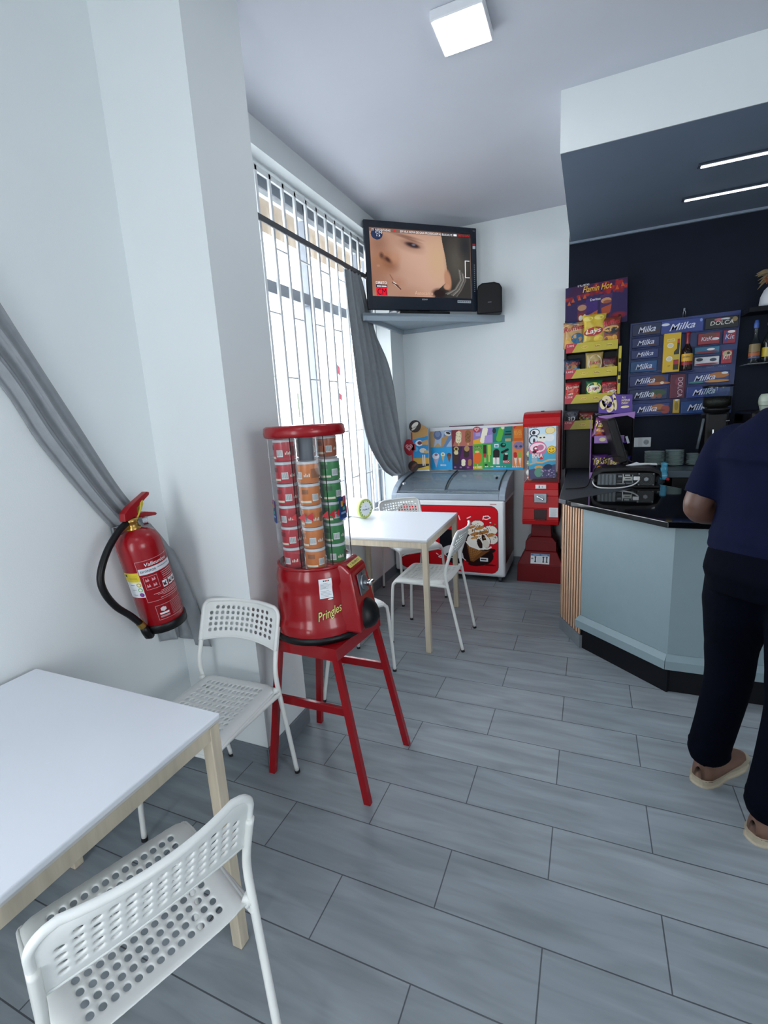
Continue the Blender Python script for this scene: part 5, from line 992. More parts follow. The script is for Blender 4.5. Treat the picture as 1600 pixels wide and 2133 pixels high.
MIL = ('Milka', '#cfd4e6'); choc = [
 ('m1', .488, 2.050, .200, .092, '#1e2a4c', MIL, [(.15, -.25, .30, .16, '#3a2620')], 'small dark blue chocolate bar, top row at the left'),
 ('m2', .730, 2.046, .282, .100, '#2c3f84', MIL, [(-.40, .22, .10, .10, '#c8ccd6'), (.44, .3, .03, .12, '#7f94cc')], 'wide blue chocolate bar, middle of the top row'),
 ('dol', .989, 2.040, .212, .086, '#14181c', ('DOLCA', '#d6d4c8'), [(-.1, .28, .14, .10, '#b8606a'), (.1, .3, .14, .07, '#c9ccd0'), (.38, .2, .08, .2, '#8a7650')], 'black chocolate bar, top row at the right'),
 ('a1', .484, 1.951, .195, .076, '#22305e', MIL, [(.25, -.25, .16, .12, '#4a2c2a')], 'blue chocolate bar in the left column, second from the top'),
 ('a2', .482, 1.862, .196, .070, '#25346a', MIL, [], 'plain blue chocolate bar in the left column, third from the top'),
 ('a3', .478, 1.766, .192, .086, '#1f4c7e', MIL, [(.25, -.25, .16, .10, '#5a3448')], 'teal-edged blue chocolate bar in the left column, fourth from the top'),
 ('a4', .520, 1.652, .280, .088, '#27366c', MIL, [(.22, .05, .20, .36, '#5e3420'), (.25, -.32, .30, .12, '#a8643c'), (.34, -.28, .05, .12, '#cfc0a0')], 'blue bar pictured with chocolate and nut in the left column'),
 ('a5', .518, 1.542, .276, .090, '#1e2c56', MIL, [(.25, .1, .22, .28, '#2f4a34'), (.15, -.18, .08, .2, '#8a5638'), (.3, -.18, .07, .2, '#7a4a30')], 'blue and green bar pictured with hazelnuts in the left column'),
 ('a6', .545, 1.425, .272, .092, '#27366e', MIL, [(.2, .05, .22, .32, '#9a6238'), (.38, -.1, .12, .36, '#8c3a34'), (.2, -.16, .18, .06, '#5a3018')], 'blue bar pictured with a biscuit at the bottom left'),
 ('r1', .914, 1.932, .142, .084, '#8a2a34', ('KitKat', '#c9ccd6'), [(0, .3, .34, .22, '#6a3a30'), (.3, -.05, .16, .12, '#d9dce0')], 'red and brown chocolate bar in the right column, first under the top row'),
 ('r2', 1.046, 1.932, .080, .100, '#8a2038', ('Kit', '#c2c6dc'), [(-.3, 0, .12, .44, '#2c3f80'), (.1, .36, .3, .1, '#d9dce0')], 'small red upright pack at the right edge'),
 ('r3', .906, 1.848, .165, .052, '#2a6a8c', None, [(0, -.28, .48, .18, '#7a2432'), (.15, .1, .16, .16, '#d9dce0')], 'narrow teal and red bar in the right column'),
 ('r4', .910, 1.768, .162, .062, '#c9ccd2', None, [(0, -.36, .48, .12, '#8c2434'), (-.3, .2, .14, .2, '#2a3040'), (.25, .1, .14, .2, '#3a4456')], 'white and black bar in the right column'),
 ('r5', 1.039, 1.786, .070, .100, '#9c2436', ('KIT', '#e2d8cc'), [(0, .25, .42, .22, '#b5a480'), (.1, .28, .14, .1, '#2c2620')], 'small red and beige square pack at the right edge'),
 ('r6', .930, 1.643, .272, .084, '#28386e', MIL, [(.24, .15, .24, .26, '#a86c38'), (.2, -.36, .30, .12, '#b8843c'), (-.3, -.38, .18, .10, '#3a7a78'), (.38, .32, .08, .10, '#d9dce0')], 'blue bar pictured with a caramel biscuit in the right column'),
 ('r7', .934, 1.537, .290, .088, '#2a3c80', MIL, [], 'wide plain blue bar behind the coffee grinder hopper'),
 ('r8', .908, 1.422, .300, .098, '#25467e', MIL, [(.3, 0, .2, .3, '#2e5a90')], 'blue bar at the bottom right behind the coffee grinder hopper'),
 ('c1', .725, 1.592, .104, .190, '#5c1c34', None, [(0, .2, .18, .16, '#7a2a44')], 'upright maroon chocolate bar below the liqueur bottle'),
 ('c2', .725, 1.436, .046, .110, '#b89a34', None, [(0, 0, .3, .3, '#8f7a2c'), (0, .44, .3, .06, '#d9dce0')], 'thin yellow upright bar at the bottom centre')]
for k, (_, x, z, w_, h_, hx, word, deco, lab) in enumerate(choc):
    t = thing('chocolate_bar', lab, 'chocolate bar', (x, 3.618, z), 0, 'chocolate bars on the blue wall display')
    mt = mat('wrapper_' + hx.strip('#'), hx, .3, noise=.10, nscale=25, bump=.35, bscale=50)
    b = MB(); b.box((0, 0, 0), (w_, .016, h_), mt, .004); b.build('wrapper', t)
    b = MB(); Mf = front(0, -.0082, 0)
    for q, (dx, dz, rx, rz_, c_) in enumerate(deco): b.ell(dx * w_, dz * h_, rx * w_, rz_ * h_, .0003 + .0002 * q, pc(c_), Mf)
    if word:
        ww = .62 * w_ if word[0] == 'Milka' else .7 * w_; off = -.10 * w_ if word[0] == 'Milka' and w_ > .27 and k != 1 else 0
        b.text(word[0], ww * (.85 if w_ > .27 and k != 1 else 1), h_ * (.50 if word[0] == 'Milka' else .34), pc(word[1]), Mf @ Matrix.Translation((off, 0, .0016)) @ Matrix.Rotation(.07 if word[0] == 'Milka' else 0, 4, 'Z'), shear=.4 if word[0] == 'Milka' else .1, bold=.02)
    if _ == 'c1': b.text('DOLCA', .15, .034, pc('#c9b4bc'), Mf @ Matrix.Translation((.018, -.01, .0016)) @ Matrix.Rotation(-PI / 2, 4, 'Z'))
    if word or deco: b.build('print', t)
    elif _ == 'a2': pass
# yellow gift box and bottle standing on a little ledge of the board
b = MB(); b.box((.725 - Q.x, -.062, 1.700 - Q.z), (.20, .10, .005), BLU, .001); b.build('bottle_ledge', CD)
t = thing('liqueur_gift_box', 'tall yellow liqueur gift box with a bottle picture in front of the chocolate board', 'box', (.665, 3.585, 1.7028))
b = MB(); b.box((0, 0, .1465), (.115, .035, .293), mat('yellow_carton', '#c9a624', .4, noise=.04), .001); b.build('carton', t)
b = MB(); Mf = front(0, -.0178, .1465)
b.quad(-.01, .095, .05, .020, .0004, pc('#d8c77a'), Mf); b.text('LICOR', .04, .010, pc('#6a4a1c'), Mf @ Matrix.Translation((-.01, .095, .001)))
for x, y in ((-.012, .055), (-.015, -.045)): b.ell(x, y, .022, .020, .0004, pc('#d9d6c4'), Mf); b.ell(x, y, .016, .014, .0008, pc('#c8c4ac'), Mf)
b.add([(.014, -.13, .001), (.05, -.13, .001), (.05, .10, .001), (.034, .10, .001), (.034, .03, .001), (.014, .005, .001)], [[0, 1, 2, 3, 4, 5]], pc('#2c2a1a'), False, Mf); b.quad(.032, -.035, .036, .04, .0014, pc('#b8a23a'), Mf); b.quad(.032, -.075, .036, .03, .0014, pc('#a3202a'), Mf); b.quad(.042, .085, .016, .03, .0014, pc('#a3202a'), Mf)
for k in range(8): b.quad(-.02 + .006 * (k % 3), -.095 - .004 * (k // 3), .004, .003, .0012, pc('#6a5a2c'), Mf)
b.build('print', t)
t = thing('liqueur_bottle', 'dark brown liqueur bottle with yellow and red labels in front of the chocolate board', 'bottle', (.772, 3.583, 1.7028))
b = MB(); b.lathe([(.0, .001), (.036, .001), (.038, .006), (.038, .135), (.034, .160), (.020, .185), (.0135, .205), (.0125, .27)], mat('brown_glass', '#1c0d0a', .08, noise=.1), 32); b.build('body', t)
b = MB(); b.lathe([(.0140, .195), (.0136, .268), (.0150, .270), (.0150, .292), (.0, .293)], pc('#7a1420', .3), 24); b.build('cap', t)
b = MB(); b.lathe([(.0386, .072), (.0386, .128)], pc('#cfa02c'), 32, cap=False); b.lathe([(.0386, .045), (.0386, .070)], pc('#8c1a20'), 32, cap=False); V, F = text_geo('LICOR BEIRAO', 0, .02); b.add([wrap(.0392, -PI / 2 - .3)(x * .055, y * .012 + .105, 0) for x, y in V], F, pc('#3a2410')); b.build('label', t)

# socket
t = thing('wall_socket', 'double white wall socket on the navy wall behind the plates', 'socket', (.50, 3.65, 1.153))
b = MB(); b.box((-.0, -.005, 0), (.125, .010, .080), pc('#b9bfc2', .4), .003); b.build('plate', t); b = MB(); Mf = front(.028, -.0105, 0); b.ell(0, 0, .021, .021, .0, pc('#7c8488'), Mf); b.ell(-.009, 0, .0025, .0025, .0004, BLK, Mf); b.ell(.009, 0, .0025, .0025, .0004, BLK, Mf); b.quad(-.045, -.0, .03, .07, .0002, pc('#aab0b4'), Mf); b.build('outlet', t)

# plates stacked on the back counter / side worktop
ORD = ['first', 'second', 'third', 'fourth', 'fifth', 'sixth', 'seventh', 'eighth', 'ninth', 'tenth', 'eleventh', 'twelfth']
CER = mat('white_china', '#9fb4b4', .25, noise=.02)
def plate_mesh(r):
    b = MB(); b.lathe([(0, .004), (r * .55, .004), (r * .62, .003), (r * .64, 0), (r * .68, .003), (r * .97, .0085), (r, .0105), (r * .985, .0118), (r * .66, .0062), (r * .60, .0052), (0, .0052)], CER, 40, cap=False); return b
for (px, py, r, n, nm) in ((.570, 3.42, .072, 11, 'left'), (.705, 3.40, .064, 12, 'middle'), (.838, 3.40, .056, 9, 'right')):
    first = plate_mesh(r).build('plate')
    for k in range(n):
        o = first if k == 0 else first.copy()
        if k: COL.objects.link(o)
        o.location = (px + random.uniform(-.001, .001), py, .9862 + k * .0098)
        tag(o, 'small white plate in the %s stack by the navy wall, %s' % (nm, 'topmost' if k == n - 1 else 'lowest' if k == 0 else ORD[k] + ' from the bottom'), 'plate', 'plates in the %s stack' % nm)

# =================================================================== ITEMS ON THE BAR
PUR = mat('purple_card', '#4a2c86', .45, noise=.05); PURL = mat('lilac_card', '#8f6aa8', .45, noise=.04); DKC = mat('dark_card', '#0c0d14', .6, spec=.2)
TX, TY = .24, 3.10
TK = thing('snack_card_display', 'purple two-tier cardboard snack display on the grey end of the bar', 'display stand', (TX, TY, .934)); TK.rotation_euler = (0, 0, 0)
def tk(x, y, z): return (x - TX, y - TY, z - .934)
b = MB(); b.box(tk(.245, 3.19, 1.17), (.27, .006, .47), DKC); b.box(tk(.245, 3.10, .940), (.30, .22, .010), PUR); b.box(tk(.235, 3.10, 1.205), (.22, .20, .008), PUR); b.build('carton', TK)
for x in (.098, .385):
    b = MB(); P = [(-.11, .0), (.10, 0), (.10, .47), (-.02, .47), (-.05, .30), (-.09, .27), (-.09, .22), (-.105, .19), (-.105, .12), (-.11, .06)]
    b.prism(P, -.003, .003, PURL if x < .2 else DKC, frame(tk(x, 3.10, .936), (0, 1, 0), (0, 0, 1))); b.build('side_panel', TK)
b = MB(); b.box(tk(.245, 2.988, .962), (.30, .004, .048), PURL); b.box(tk(.135, 2.985, .962), (.04, .002, .024), pc('#d9cfa4')); b.build('lower_lip', TK)
b = MB(); b.box(tk(.222, 2.992, 1.232), (.200, .004, .052), PURL); M = front(*tk(.222, 2.989, 1.232)); b.ell(-.045, 0, .022, .014, 0, pc('#cdc39a'), M); b.ell(.035, 0, .040, .016, 0, pc('#cdc39a'), M); b.text('TAKIS', .055, .012, PUR, M @ Matrix.Translation((.035, 0, .001)), bold=.03); b.build('upper_lip', TK)
b = MB(); P = [(-.115, -.06), (.11, -.075), (.108, .062), (.0, .068), (-.01, .085), (-.03, .066), (-.06, .07), (-.115, .03)]; b.prism(P, -.003, .003, PUR, front(*tk(.262, 3.10, 1.482))); b.build('header_card', TK)
M = front(*tk(.262, 3.096, 1.482)); b = MB(); CRM = pc('#d6c79a')
b.text('ALL', .028, .015, CRM, M @ Matrix.Translation((.052, .045, 0)), bold=.04); b.text('INTENSE', .056, .015, CRM, M @ Matrix.Translation((.066, .024, 0)), bold=.04); b.text('EVERY', .046, .015, CRM, M @ Matrix.Translation((.062, .003, 0)), bold=.04); b.ell(.062, -.024, .028, .009, 0, CRM, M, .08)
for (x, y, rx, ry, ro) in ((-.06, .02, .034, .048, .3), (-.088, 0, .020, .034, .2), (-.035, -.02, .026, .040, -.3), (-.004, .0, .012, .046, .1), (-.012, .05, .010, .022, .4)): b.ell(x, y, rx, ry, -.0003, CRM, M, ro)
b.text('Takis', .062, .038, PUR, M @ Matrix.Translation((-.050, .010, .0008)) @ Matrix.Rotation(-.5, 4, 'Z'), shear=.2, bold=.03); b.text('FUEGO', .04, .014, pc('#8a3a24'), M @ Matrix.Translation((-.050, -.034, .0008)) @ Matrix.Rotation(-.3, 4, 'Z'), bold=.03); b.build('header_lettering', TK)
b = MB(); b.prism([(-.12, 0), (.13, .02), (.125, -.03), (.08, -.005), (.0, -.012), (-.09, -.03)], -.002, .002, PURL, front(*tk(.262, 3.07, 1.40))); b.build('header_fringe', TK)
FUE = ('Takis', 0, .72, .92, .30, '#d9c45a')
tbags = [(.150, 1.236, .105, .150, '#5c2456', '#b0521f', 'Takis snack', 'orange and purple snack bag tilted on the upper tier at the left', .22, 3.06), (.245, 1.236, .100, .145, '#23202c', '#cfc08e', '', 'black and cream snack bag leaning on the upper tier at the right', -.25, 3.05),
         (.165, .950, .110, .165, '#482068', '#b85a20', '', 'purple and orange snack bag on the lower tier at the left', .0, 3.04), (.262, .950, .100, .160, '#4c2478', '#d6b04a', '', 'purple and yellow snack bag on the lower tier at the right', -.05, 3.06), (.345, .950, .060, .150, '#2a2468', '#6a3a2c', '', 'dark blue snack bag at the right end of the lower tier', .06, 3.08)]
for k, (x, z, w_, h_, hx, h2, _, lab, ro, y) in enumerate(tbags):
    o = bag('snack_bag', w_, h_, .045, hx, (x, y, z), 0, [FUE, ('FUEGO', 0, .40, .5, .09, '#d9cfa4')] if k < 4 else [], lab.replace('snack bag', 'chilli snack bag'), 'chilli snack bags in the purple display', 0, [(.05, .26, .36, .22, h2, .2), (-.1, .42, .2, .08, '#c8842c', .3), (.2, .14, .2, .1, '#a83a20')] + ([(.2, .3, .22, .3, '#d9cfae', .2)] if k in (1, 3) else []), 40 + k)
    o.rotation_euler = (0, ro, 0)

# dark point-of-sale monitor seen edge on
t = thing('pos_monitor', 'black till monitor leaning beside the snack display, seen almost edge-on', 'monitor', (.345, 2.845, .934))
M = Matrix.Rotation(-.30, 4, 'Y') @ Matrix.Rotation(.14, 4, 'Z')
b = MB(); b.box((.0, .02, .31), (.055, .24, .32), BLK, .012, M @ Matrix.Translation((0, 0, 0))); b.build('screen_housing', t)
b = MB(); b.box((.029, .02, .31), (.004, .21, .27), mat('dark_screen', '#05070c', .15), 0, M); b.build('display', t)
b = MB(); b.tube([(0, .05, .0), (-.005, .04, .10), (-.03, .0, .22)], .020, BLK, 12); b.box((.0, .055, .008), (.15, .09, .016), BLK, .005); b.build('stand', t)
b = MB(); b.box((.055, -.13, .30), (.014, .006, .05), pc('#8e959c'), .001, M); b.build('card_slot', t)

# opened-up machine with its cables
DX, DY = .318, 2.66
t = thing('open_computer_unit', 'black equipment box lying open on the bar with grey fins and a fan showing', 'electronics', (DX, DY, .935))
def dv(x, z): return (x, -.085, z)      # x across -.19..+.19
b = MB(); b.box((0, .03, .010), (.40, .24, .016), BLK, .004); b.box((0, .10, .06), (.40, .10, .10), BLK, .012); b.build('chassis', t)
b = MB(); P = [(-.205, .045), (-.19, .085), (-.14, .112), (.0, .120), (.13, .115), (.185, .098), (.205, .06), (.20, .108), (.15, .132), (.0, .140), (-.14, .132), (-.20, .105)]; b.prism(P[::-1], -.09, .10, BLK, front(0, 0, 0)); b.box((0, .03, .128), (.30, .17, .010), BLK, .004); b.build('shell', t)
b = MB(); FIN = mat('grey_fins', '#5c6468', .5, metal=.2)
b.box((-.115, -.05, .056), (.115, .05, .078), FIN, .002)
for k in range(5): b.box((-.162 + k * .0235, -.079, .056), (.014, .010, .072), FIN, .002)
b.build('heat_sink', t)
b = MB(); BRD = mat('circuit_board', '#232b30', .5, noise=.3, nscale=60); b.box((.0, -.045, .054), (.30, .006, .085), BRD)
for x, z, w_, h_, cc in ((-.035, .075, .024, .012, '#878e92'), (-.040, .045, .03, .016, '#30383c'), (.01, .082, .03, .010, '#9aa1a5'), (.012, .060, .05, .026, '#a3a8a2'), (-.016, .06, .006, .06, '#b4b9bb'), (.04, .05, .004, .07, '#8a9195'), (-.03, .025, .05, .008, '#717a80'), (.025, .028, .05, .010, '#4c555b')): b.box((x, -.056, z), (w_, .016, h_), pc(cc), .001)
b.quad(0, 0, .032, .007, 0, pc('#3a4046'), front(.012, -.0645, .060)); b.build('circuit_board', t)
b = MB(); b.box((.118, -.05, .056), (.10, .045, .090), mat('fan_black', '#14181b', .4), .004)
M = front(.118, -.074, .056); 
for r_ in (.040, .031): b.add([(q * math.cos(a), q * math.sin(a), .001) for q in (r_, r_ - .0018) for a in [2 * PI * k / 28 for k in range(28)]], [[k, (k + 1) % 28, 28 + (k + 1) % 28, 28 + k] for k in range(28)], pc('#3d4448'), False, M)
b.ell(0, .002, .0145, .0135, .003, pc('#7f878b'), M, PI / 6, 6)
for sx in (-1, 1):
    for sz in (-1, 1): b.cyl((.118 + sx * .042, -.072, .056 + sz * .037), (.118 + sx * .042, -.077, .056 + sz * .037), .004, pc('#8a9195'), 8)
b.build('fan', t)
CABW = pc('#b6babb', .5)
b = MB(); b.tube(smooth_path([(-.200, -.065, .060), (-.198, -.090, .030), (-.170, -.115, .010), (-.120, -.125, .006), (-.04, -.125, .008), (.03, -.118, .022), (.065, -.10, .042), (.078, -.085, .058)]), .0045, CABW, 10); b.box((.062, -.088, .066), (.036, .02, .024), CABW, .003); b.build('white_cable', t, 'pale grey cable looped in front')
b = MB(); b.tube(smooth_path([(.06, .02, .15), (-.05, .03, .20), (-.14, .0, .18), (-.19, -.03, .12), (-.215, -.06, .06), (-.24, -.10, .012), (-.30, -.14, .006), (-.37, -.17, .006)]), .0035, BLK, 8); b.build('black_cable', t)
b = MB(); b.prism([(-.02, -.012), (.12, .004), (.165, -.002), (.16, .012), (.06, .016), (.045, .03), (.03, .018)], 0, .006, pc('#c6cbce'), frame((.02, .0, .142), (1, 0, 0), (0, .9, .45))); b.build('paper_slip', t)
t = thing('spray_bottle', 'small light blue plastic bottle standing between the equipment box and the plates', 'bottle', (.585, 2.98, .934))
b = MB(); b.lathe([(0, 0), (.022, 0), (.024, .01), (.023, .04), (.019, .05), (.023, .06), (.023, .085), (.018, .095), (.021, .10), (.021, .118), (.0, .124)], pc('#4aa3c4', .3), 24); b.lathe([(.0235, .015), (.0235, .035)], pc('#8cc6da'), 24, cap=False); b.build('body', t)
b = MB(); b.sphere((0, 0, .012), .013, pc('#a81826', .3), 14, (1, 1, .9)); o = b.build('red_cap'); o.location = (.60, 2.90, .9345); tag(o, 'small round red cap beside the light blue bottle', 'cap')

# coffee grinder
GX, GY = .935, 3.30
t = thing('coffee_grinder', 'black coffee grinder with a clear bean hopper in front of the navy wall', 'coffee grinder', (GX, GY, .985)); t.scale = (1, 1, .93)
b = MB(); b.box((0, .02, .02), (.17, .24, .04), BLK, .008); b.box((0, .03, .23), (.15, .17, .40), BLK, .02); b.lathe([(.07, .42), (.085, .445), (.085, .46), (.05, .462)], BLK, 28); b.build('body', t)
b = MB(); b.lathe([(.055, .455), (.088, .475), (.092, .62)], BOTG, 36, cap=False); b.build('hopper', t)
b = MB(); b.lathe([(.0, .46), (.053, .46), (.085, .478), (.0862, .545), (.0, .550)], mat('coffee_beans', '#140c0a', .5, noise=.5, nscale=120, bump=1, bscale=120), 32); b.build('coffee_beans', t)
b = MB(); b.lathe([(.094, .618), (.096, .622), (.096, .632), (0, .634)], BLK, 36); b.build('hopper_lid', t)
b = MB(); b.cyl((-.03, -.10, .235), (-.03, -.10, .30), .008, CHROME, 10); b.cyl((.02, -.10, .25), (.02, -.10, .285), .011, CHROME, 10); b.box((0, -.095, .27), (.07, .01, .012), CHROME, .002); b.cyl((.05, -.07, .36), (.07, -.08, .362), .006, CHROME, 8); b.build('dosing_levers', t)
b = MB(); b.tube([(-.085, -.06, .385), (-.10, -.065, .26), (-.115, -.07, .15)], .009, pc('#59646a'), 10); b.build('handle', t)
t = thing('espresso_machine', 'black espresso machine hidden behind the standing customer', 'coffee machine', (1.45, 3.32, .985)); t.scale = (1, 1, .88)
b = MB(); b.box((0, .02, .03), (.70, .42, .06), BLK, .01); b.box((0, .10, .24), (.70, .26, .40), BLK, .02); b.box((0, .0, .40), (.70, .42, .10), BLK, .02); b.build('body', t)
b = MB(); b.box((0, -.12, .07), (.62, .18, .012), STEEL, .003); b.build('drip_tray', t)
for x in (-.16, .16):
    b = MB(); b.cyl((x, -.13, .35), (x, -.13, .30), .035, STEEL, 20); b.cyl((x, -.16, .30), (x, -.29, .28), .012, BLK, 10); b.build('portafilter', t)
# pale paper cup stack on the machine
b = MB()
b.lathe([(.030, 0), (.044, .055), (.043, .057), (.0, .058)], pc('#a9b7a6'), 24); b.lathe([(.0445, .03), (.045, .033)], pc('#2c3430'), 24, cap=False)
o = b.build('cup'); o.location = (1.225, 3.30, 1.381); tag(o, 'pale upturned cup on top of the coffee machine at the right edge, the lower one', 'cup')
b = MB(); b.lathe([(.044, 0), (.042, .03), (.030, .055), (0, .056)], pc('#b4c1b0'), 24); o2 = b.build('cup'); o2.location = (1.225, 3.30, 1.439); tag(o2, 'pale upturned cup on top of the coffee machine at the right edge, the upper one', 'cup')

# wall shelves at the right
b = MB(); b.box((1.62, 3.54, 1.712), (.98, .21, .008), clear('shelf_glass', (.55, .66, .66), 1.5, .05)); o = b.build('glass_shelf'); tag(o, 'glass wall shelf holding liquor bottles at the right edge', 'shelf')
b = MB(); b.box((1.60, 3.54, 2.085), (.98, .21, .035), mat('black_shelf', '#0a0e16', .5, spec=.2), .003); o = b.build('wall_shelf'); tag(o, 'black wall shelf carrying the white vase of dried flowers', 'shelf')
def bottle(x, y, prof, glass, label, parts):
    t = thing('liquor_bottle', label, 'bottle', (x, y, 1.7165), 0, 'bottles on the glass shelf')
    b = MB(); b.lathe(prof, glass, 28); b.build('body', t)
    for nm, pr, m in parts: b = MB(); b.lathe(pr, m, 28, cap=nm == 'cap'); b.build(nm, t)
DG = mat('dark_green_glass', '#0c1410', .08, noise=.1)
bottle(1.180, 3.50, [(0, .001), (.032, .001), (.034, .006), (.034, .13), (.028, .155), (.014, .19), (.0125, .25)], BOTG, 'clear liquor bottle with blue cap, leftmost on the glass shelf', [('label', [(.0345, .05), (.0345, .075)], pc('#a8582c')), ('upper_label', [(.0345, .078), (.0340, .135)], pc('#7d6c48')), ('lower_label', [(.0345, .036), (.0345, .046)], pc('#4a5a8a')), ('cap', [(.014, .245), (.0155, .25), (.0155, .275), (.010, .30), (0, .302)], pc('#3a5aa0'))])
bottle(1.265, 3.50, [(0, .001), (.040, .001), (.042, .006), (.042, .14), (.034, .17), (.016, .21), (.014, .26)], DG, 'dark bottle with yellow label and red and white cap on the glass shelf', [('label', [(.0425, .04), (.0425, .105)], pc('#b8a22c')), ('cap', [(.0155, .255), (.020, .26), (.020, .275), (.013, .285), (.012, .305), (0, .306)], pc('#a83a5a'))])
bottle(1.355, 3.52, [(0, .001), (.036, .001), (.036, .15), (.02, .19), (.014, .26)], DG, 'dark bottle third along the glass shelf', [('label', [(.0365, .05), (.0365, .11)], pc('#8a8a7c')), ('cap', [(.015, .25), (.015, .28), (0, .281)], BLK)])
t = thing('flower_vase', 'white rounded vase with dried grasses and orange flowers on the black shelf', 'vase', (1.262, 3.52, 2.103))
b = MB(); b.lathe([(0, .001), (.072, .001), (.075, .02), (.070, .07), (.052, .115), (.030, .138), (.022, .142), (.020, .138), (.0, .05)], pc('#c3c8d0', .5), 36); b.build('vase', t)
random.seed(21); PAM = mat('dried_grass', '#7a6a50', .9, noise=.3); 
for k in range(15):
    a = random.uniform(PI * .55, PI * 1.5) if k < 11 else random.uniform(-1.2, 1.2); L = random.uniform(.10, .17); up = random.uniform(-.15, .9)
    p0 = Vector((0, 0, .14)); p3 = p0 + Vector((math.cos(a) * L, math.sin(a) * L * .35, L * up)); pm = p0 + Vector((math.cos(a) * L * .35, 0, .05 + .06 * max(up, .1)))
    pts = smooth_path([p0, pm, p3], 5); b = MB(); b.tube(pts, [.0022] * 4 + [.004, .007, .010, .0095, .006, .003, .001][:len(pts) - 4], PAM, 7); b.build('dried_stem', t)
for k, (x, z) in enumerate(((-.045, .185), (-.028, .200), (-.040, .170), (-.012, .180))):
    b = MB(); 
    for q in range(9):
        a = q * 2 * PI / 9; b.add([(x, -.02, z), (x + .017 * math.cos(a - .25), -.028, z + .017 * math.sin(a - .25)), (x + .022 * math.cos(a), -.024, z + .022 * math.sin(a)), (x + .017 * math.cos(a + .25), -.028, z + .017 * math.sin(a + .25))], [[0, 1, 2, 3]], pc('#8c4c24'))
    b.sphere((x, -.022, z), .006, pc('#5a3018'), 8); b.build('dried_flower', t)

# =================================================================== PERSON AT THE BAR
SK = mat('skin', '#553a30', .5, noise=.06); SHIRT = mat('navy_shirt', '#0c1129', .9, noise=.08, nscale=20, bump=.3, bscale=300, spec=.08); TROU = mat('dark_trousers', '#02040f', .9, noise=.12, nscale=20, bump=.3, bscale=300, spec=.06)
HAIR = mat('dark_hair', '#15110f', .6, noise=.2, nscale=60); SHOE = mat('tan_shoe', '#62473a', .7, noise=.06); SOLE = mat('cream_sole', '#9f9683', .6, noise=.04)
fa = math.radians(42); fwd = Vector((math.sin(fa), math.cos(fa), 0)); rgt = Vector((fwd.y, -fwd.x, 0)); hip = Vector((.665, .965, 0))
def bp_(r_, f_, z, c=None): c = c or hip; return Vector((c.x, c.y, 0)) + rgt * r_ + fwd * f_ + Vector((0, 0, z))
def loft(b, st, m, seg=28, pw=2.3):     # st: (centre, half width, half depth)
    V = []
    for cpt, rx, ry in st:
        for k in range(seg):
            a = 2 * PI * k / seg; cx_, sx_ = math.cos(a), math.sin(a); x = math.copysign(abs(cx_) ** (2 / pw), cx_) * rx; y = math.copysign(abs(sx_) ** (2 / pw), sx_) * ry
            V.append(cpt + rgt * x + fwd * y)
    n = len(st); F = [[i * seg + k, i * seg + (k + 1) % seg, (i + 1) * seg + (k + 1) % seg, (i + 1) * seg + k] for i in range(n - 1) for k in range(seg)] + [list(range(seg))[::-1], [(n - 1) * seg + k for k in range(seg)]]
    b.add(V, F, m, True)
def limb(b, P, R, m, seg=16): 
    pts = smooth_path(P, 5); n = len(pts); q = len(P) - 1; rr_ = []
    for i in range(n): t_ = i / 5; k = min(int(t_), q - 1); f_ = t_ - k; rr_.append(R[k] + (R[k + 1] - R[k]) * f_)
    b.tube(pts, rr_, m, seg)
def fuse(b, name, parent, vox, it=6, label=None):
    o = b.build(name, parent, label); md = o.modifiers.new('fuse', 'REMESH'); md.mode = 'VOXEL'; md.voxel_size = vox; md.use_smooth_shade = True
    m2_ = o.modifiers.new('smooth', 'SMOOTH'); m2_.iterations = it; m2_.factor = .5; return o
PS = thing('person', 'person in navy T-shirt, dark trousers and tan shoes standing at the bar, seen from behind', 'person', (hip.x, hip.y, 0)); inv = Matrix.Translation((-hip.x, -hip.y, 0))
# joints
Lsh, Rsh = bp_(-.180, .0, 1.335), bp_(.180, .0, 1.335)
Lel = Vector((.450, 1.075, 1.105)); Lwr = Vector((.640, 1.245, 1.030)); Rel = Rsh + rgt * .09 + Vector((0, 0, -.27)) + fwd * .03; Rwr = Rel + fwd * .22 - rgt * .10 + Vector((0, 0, -.03))
Lan = Vector((.560, 1.090, .085)); Ran = Vector((.690, .850, .085)); Lkn = bp_(-.115, .05, .50) * .5 + Vector((.575, 1.09, .50)) * .5; Rkn = bp_(.105, .02, .50) * .5 + Vector((.70, .86, .50)) * .5
# body: one continuous skin
b = MB(); b.M = inv
loft(b, [(bp_(0, 0, .92), .13, .10), (bp_(0, .01, 1.15), .13, .10), (bp_(0, .0, 1.34), .13, .085), (bp_(0, .0, 1.41), .075, .065), (bp_(0, .015, 1.46), .062, .062), (bp_(0, .03, 1.52), .058, .060)], SK)
hc = bp_(0, .055, 1.625)
loft(b, [(hc + Vector((0, 0, -.115)) + fwd * .035, .030, .035), (hc + Vector((0, 0, -.095)) + fwd * .02, .052, .065), (hc + Vector((0, 0, -.05)) + fwd * .008, .068, .088), (hc, .076, .097), (hc + Vector((0, 0, .05)), .077, .098), (hc + Vector((0, 0, .09)) - fwd * .005, .064, .082), (hc + Vector((0, 0, .115)) - fwd * .005, .034, .045)], SK, 28, 2.1)
limb(b, [hc + fwd * .088 + Vector((0, 0, .015)), hc + fwd * .115 + Vector((0, 0, -.025)), hc + fwd * .10 + Vector((0, 0, -.038))], [.008, .016, .010], SK, 10)
limb(b, [hc + fwd * .092 + Vector((0, 0, -.068)) - rgt * .022, hc + fwd * .102 + Vector((0, 0, -.066)), hc + fwd * .092 + Vector((0, 0, -.068)) + rgt * .022], [.005, .010, .005], SK, 8)
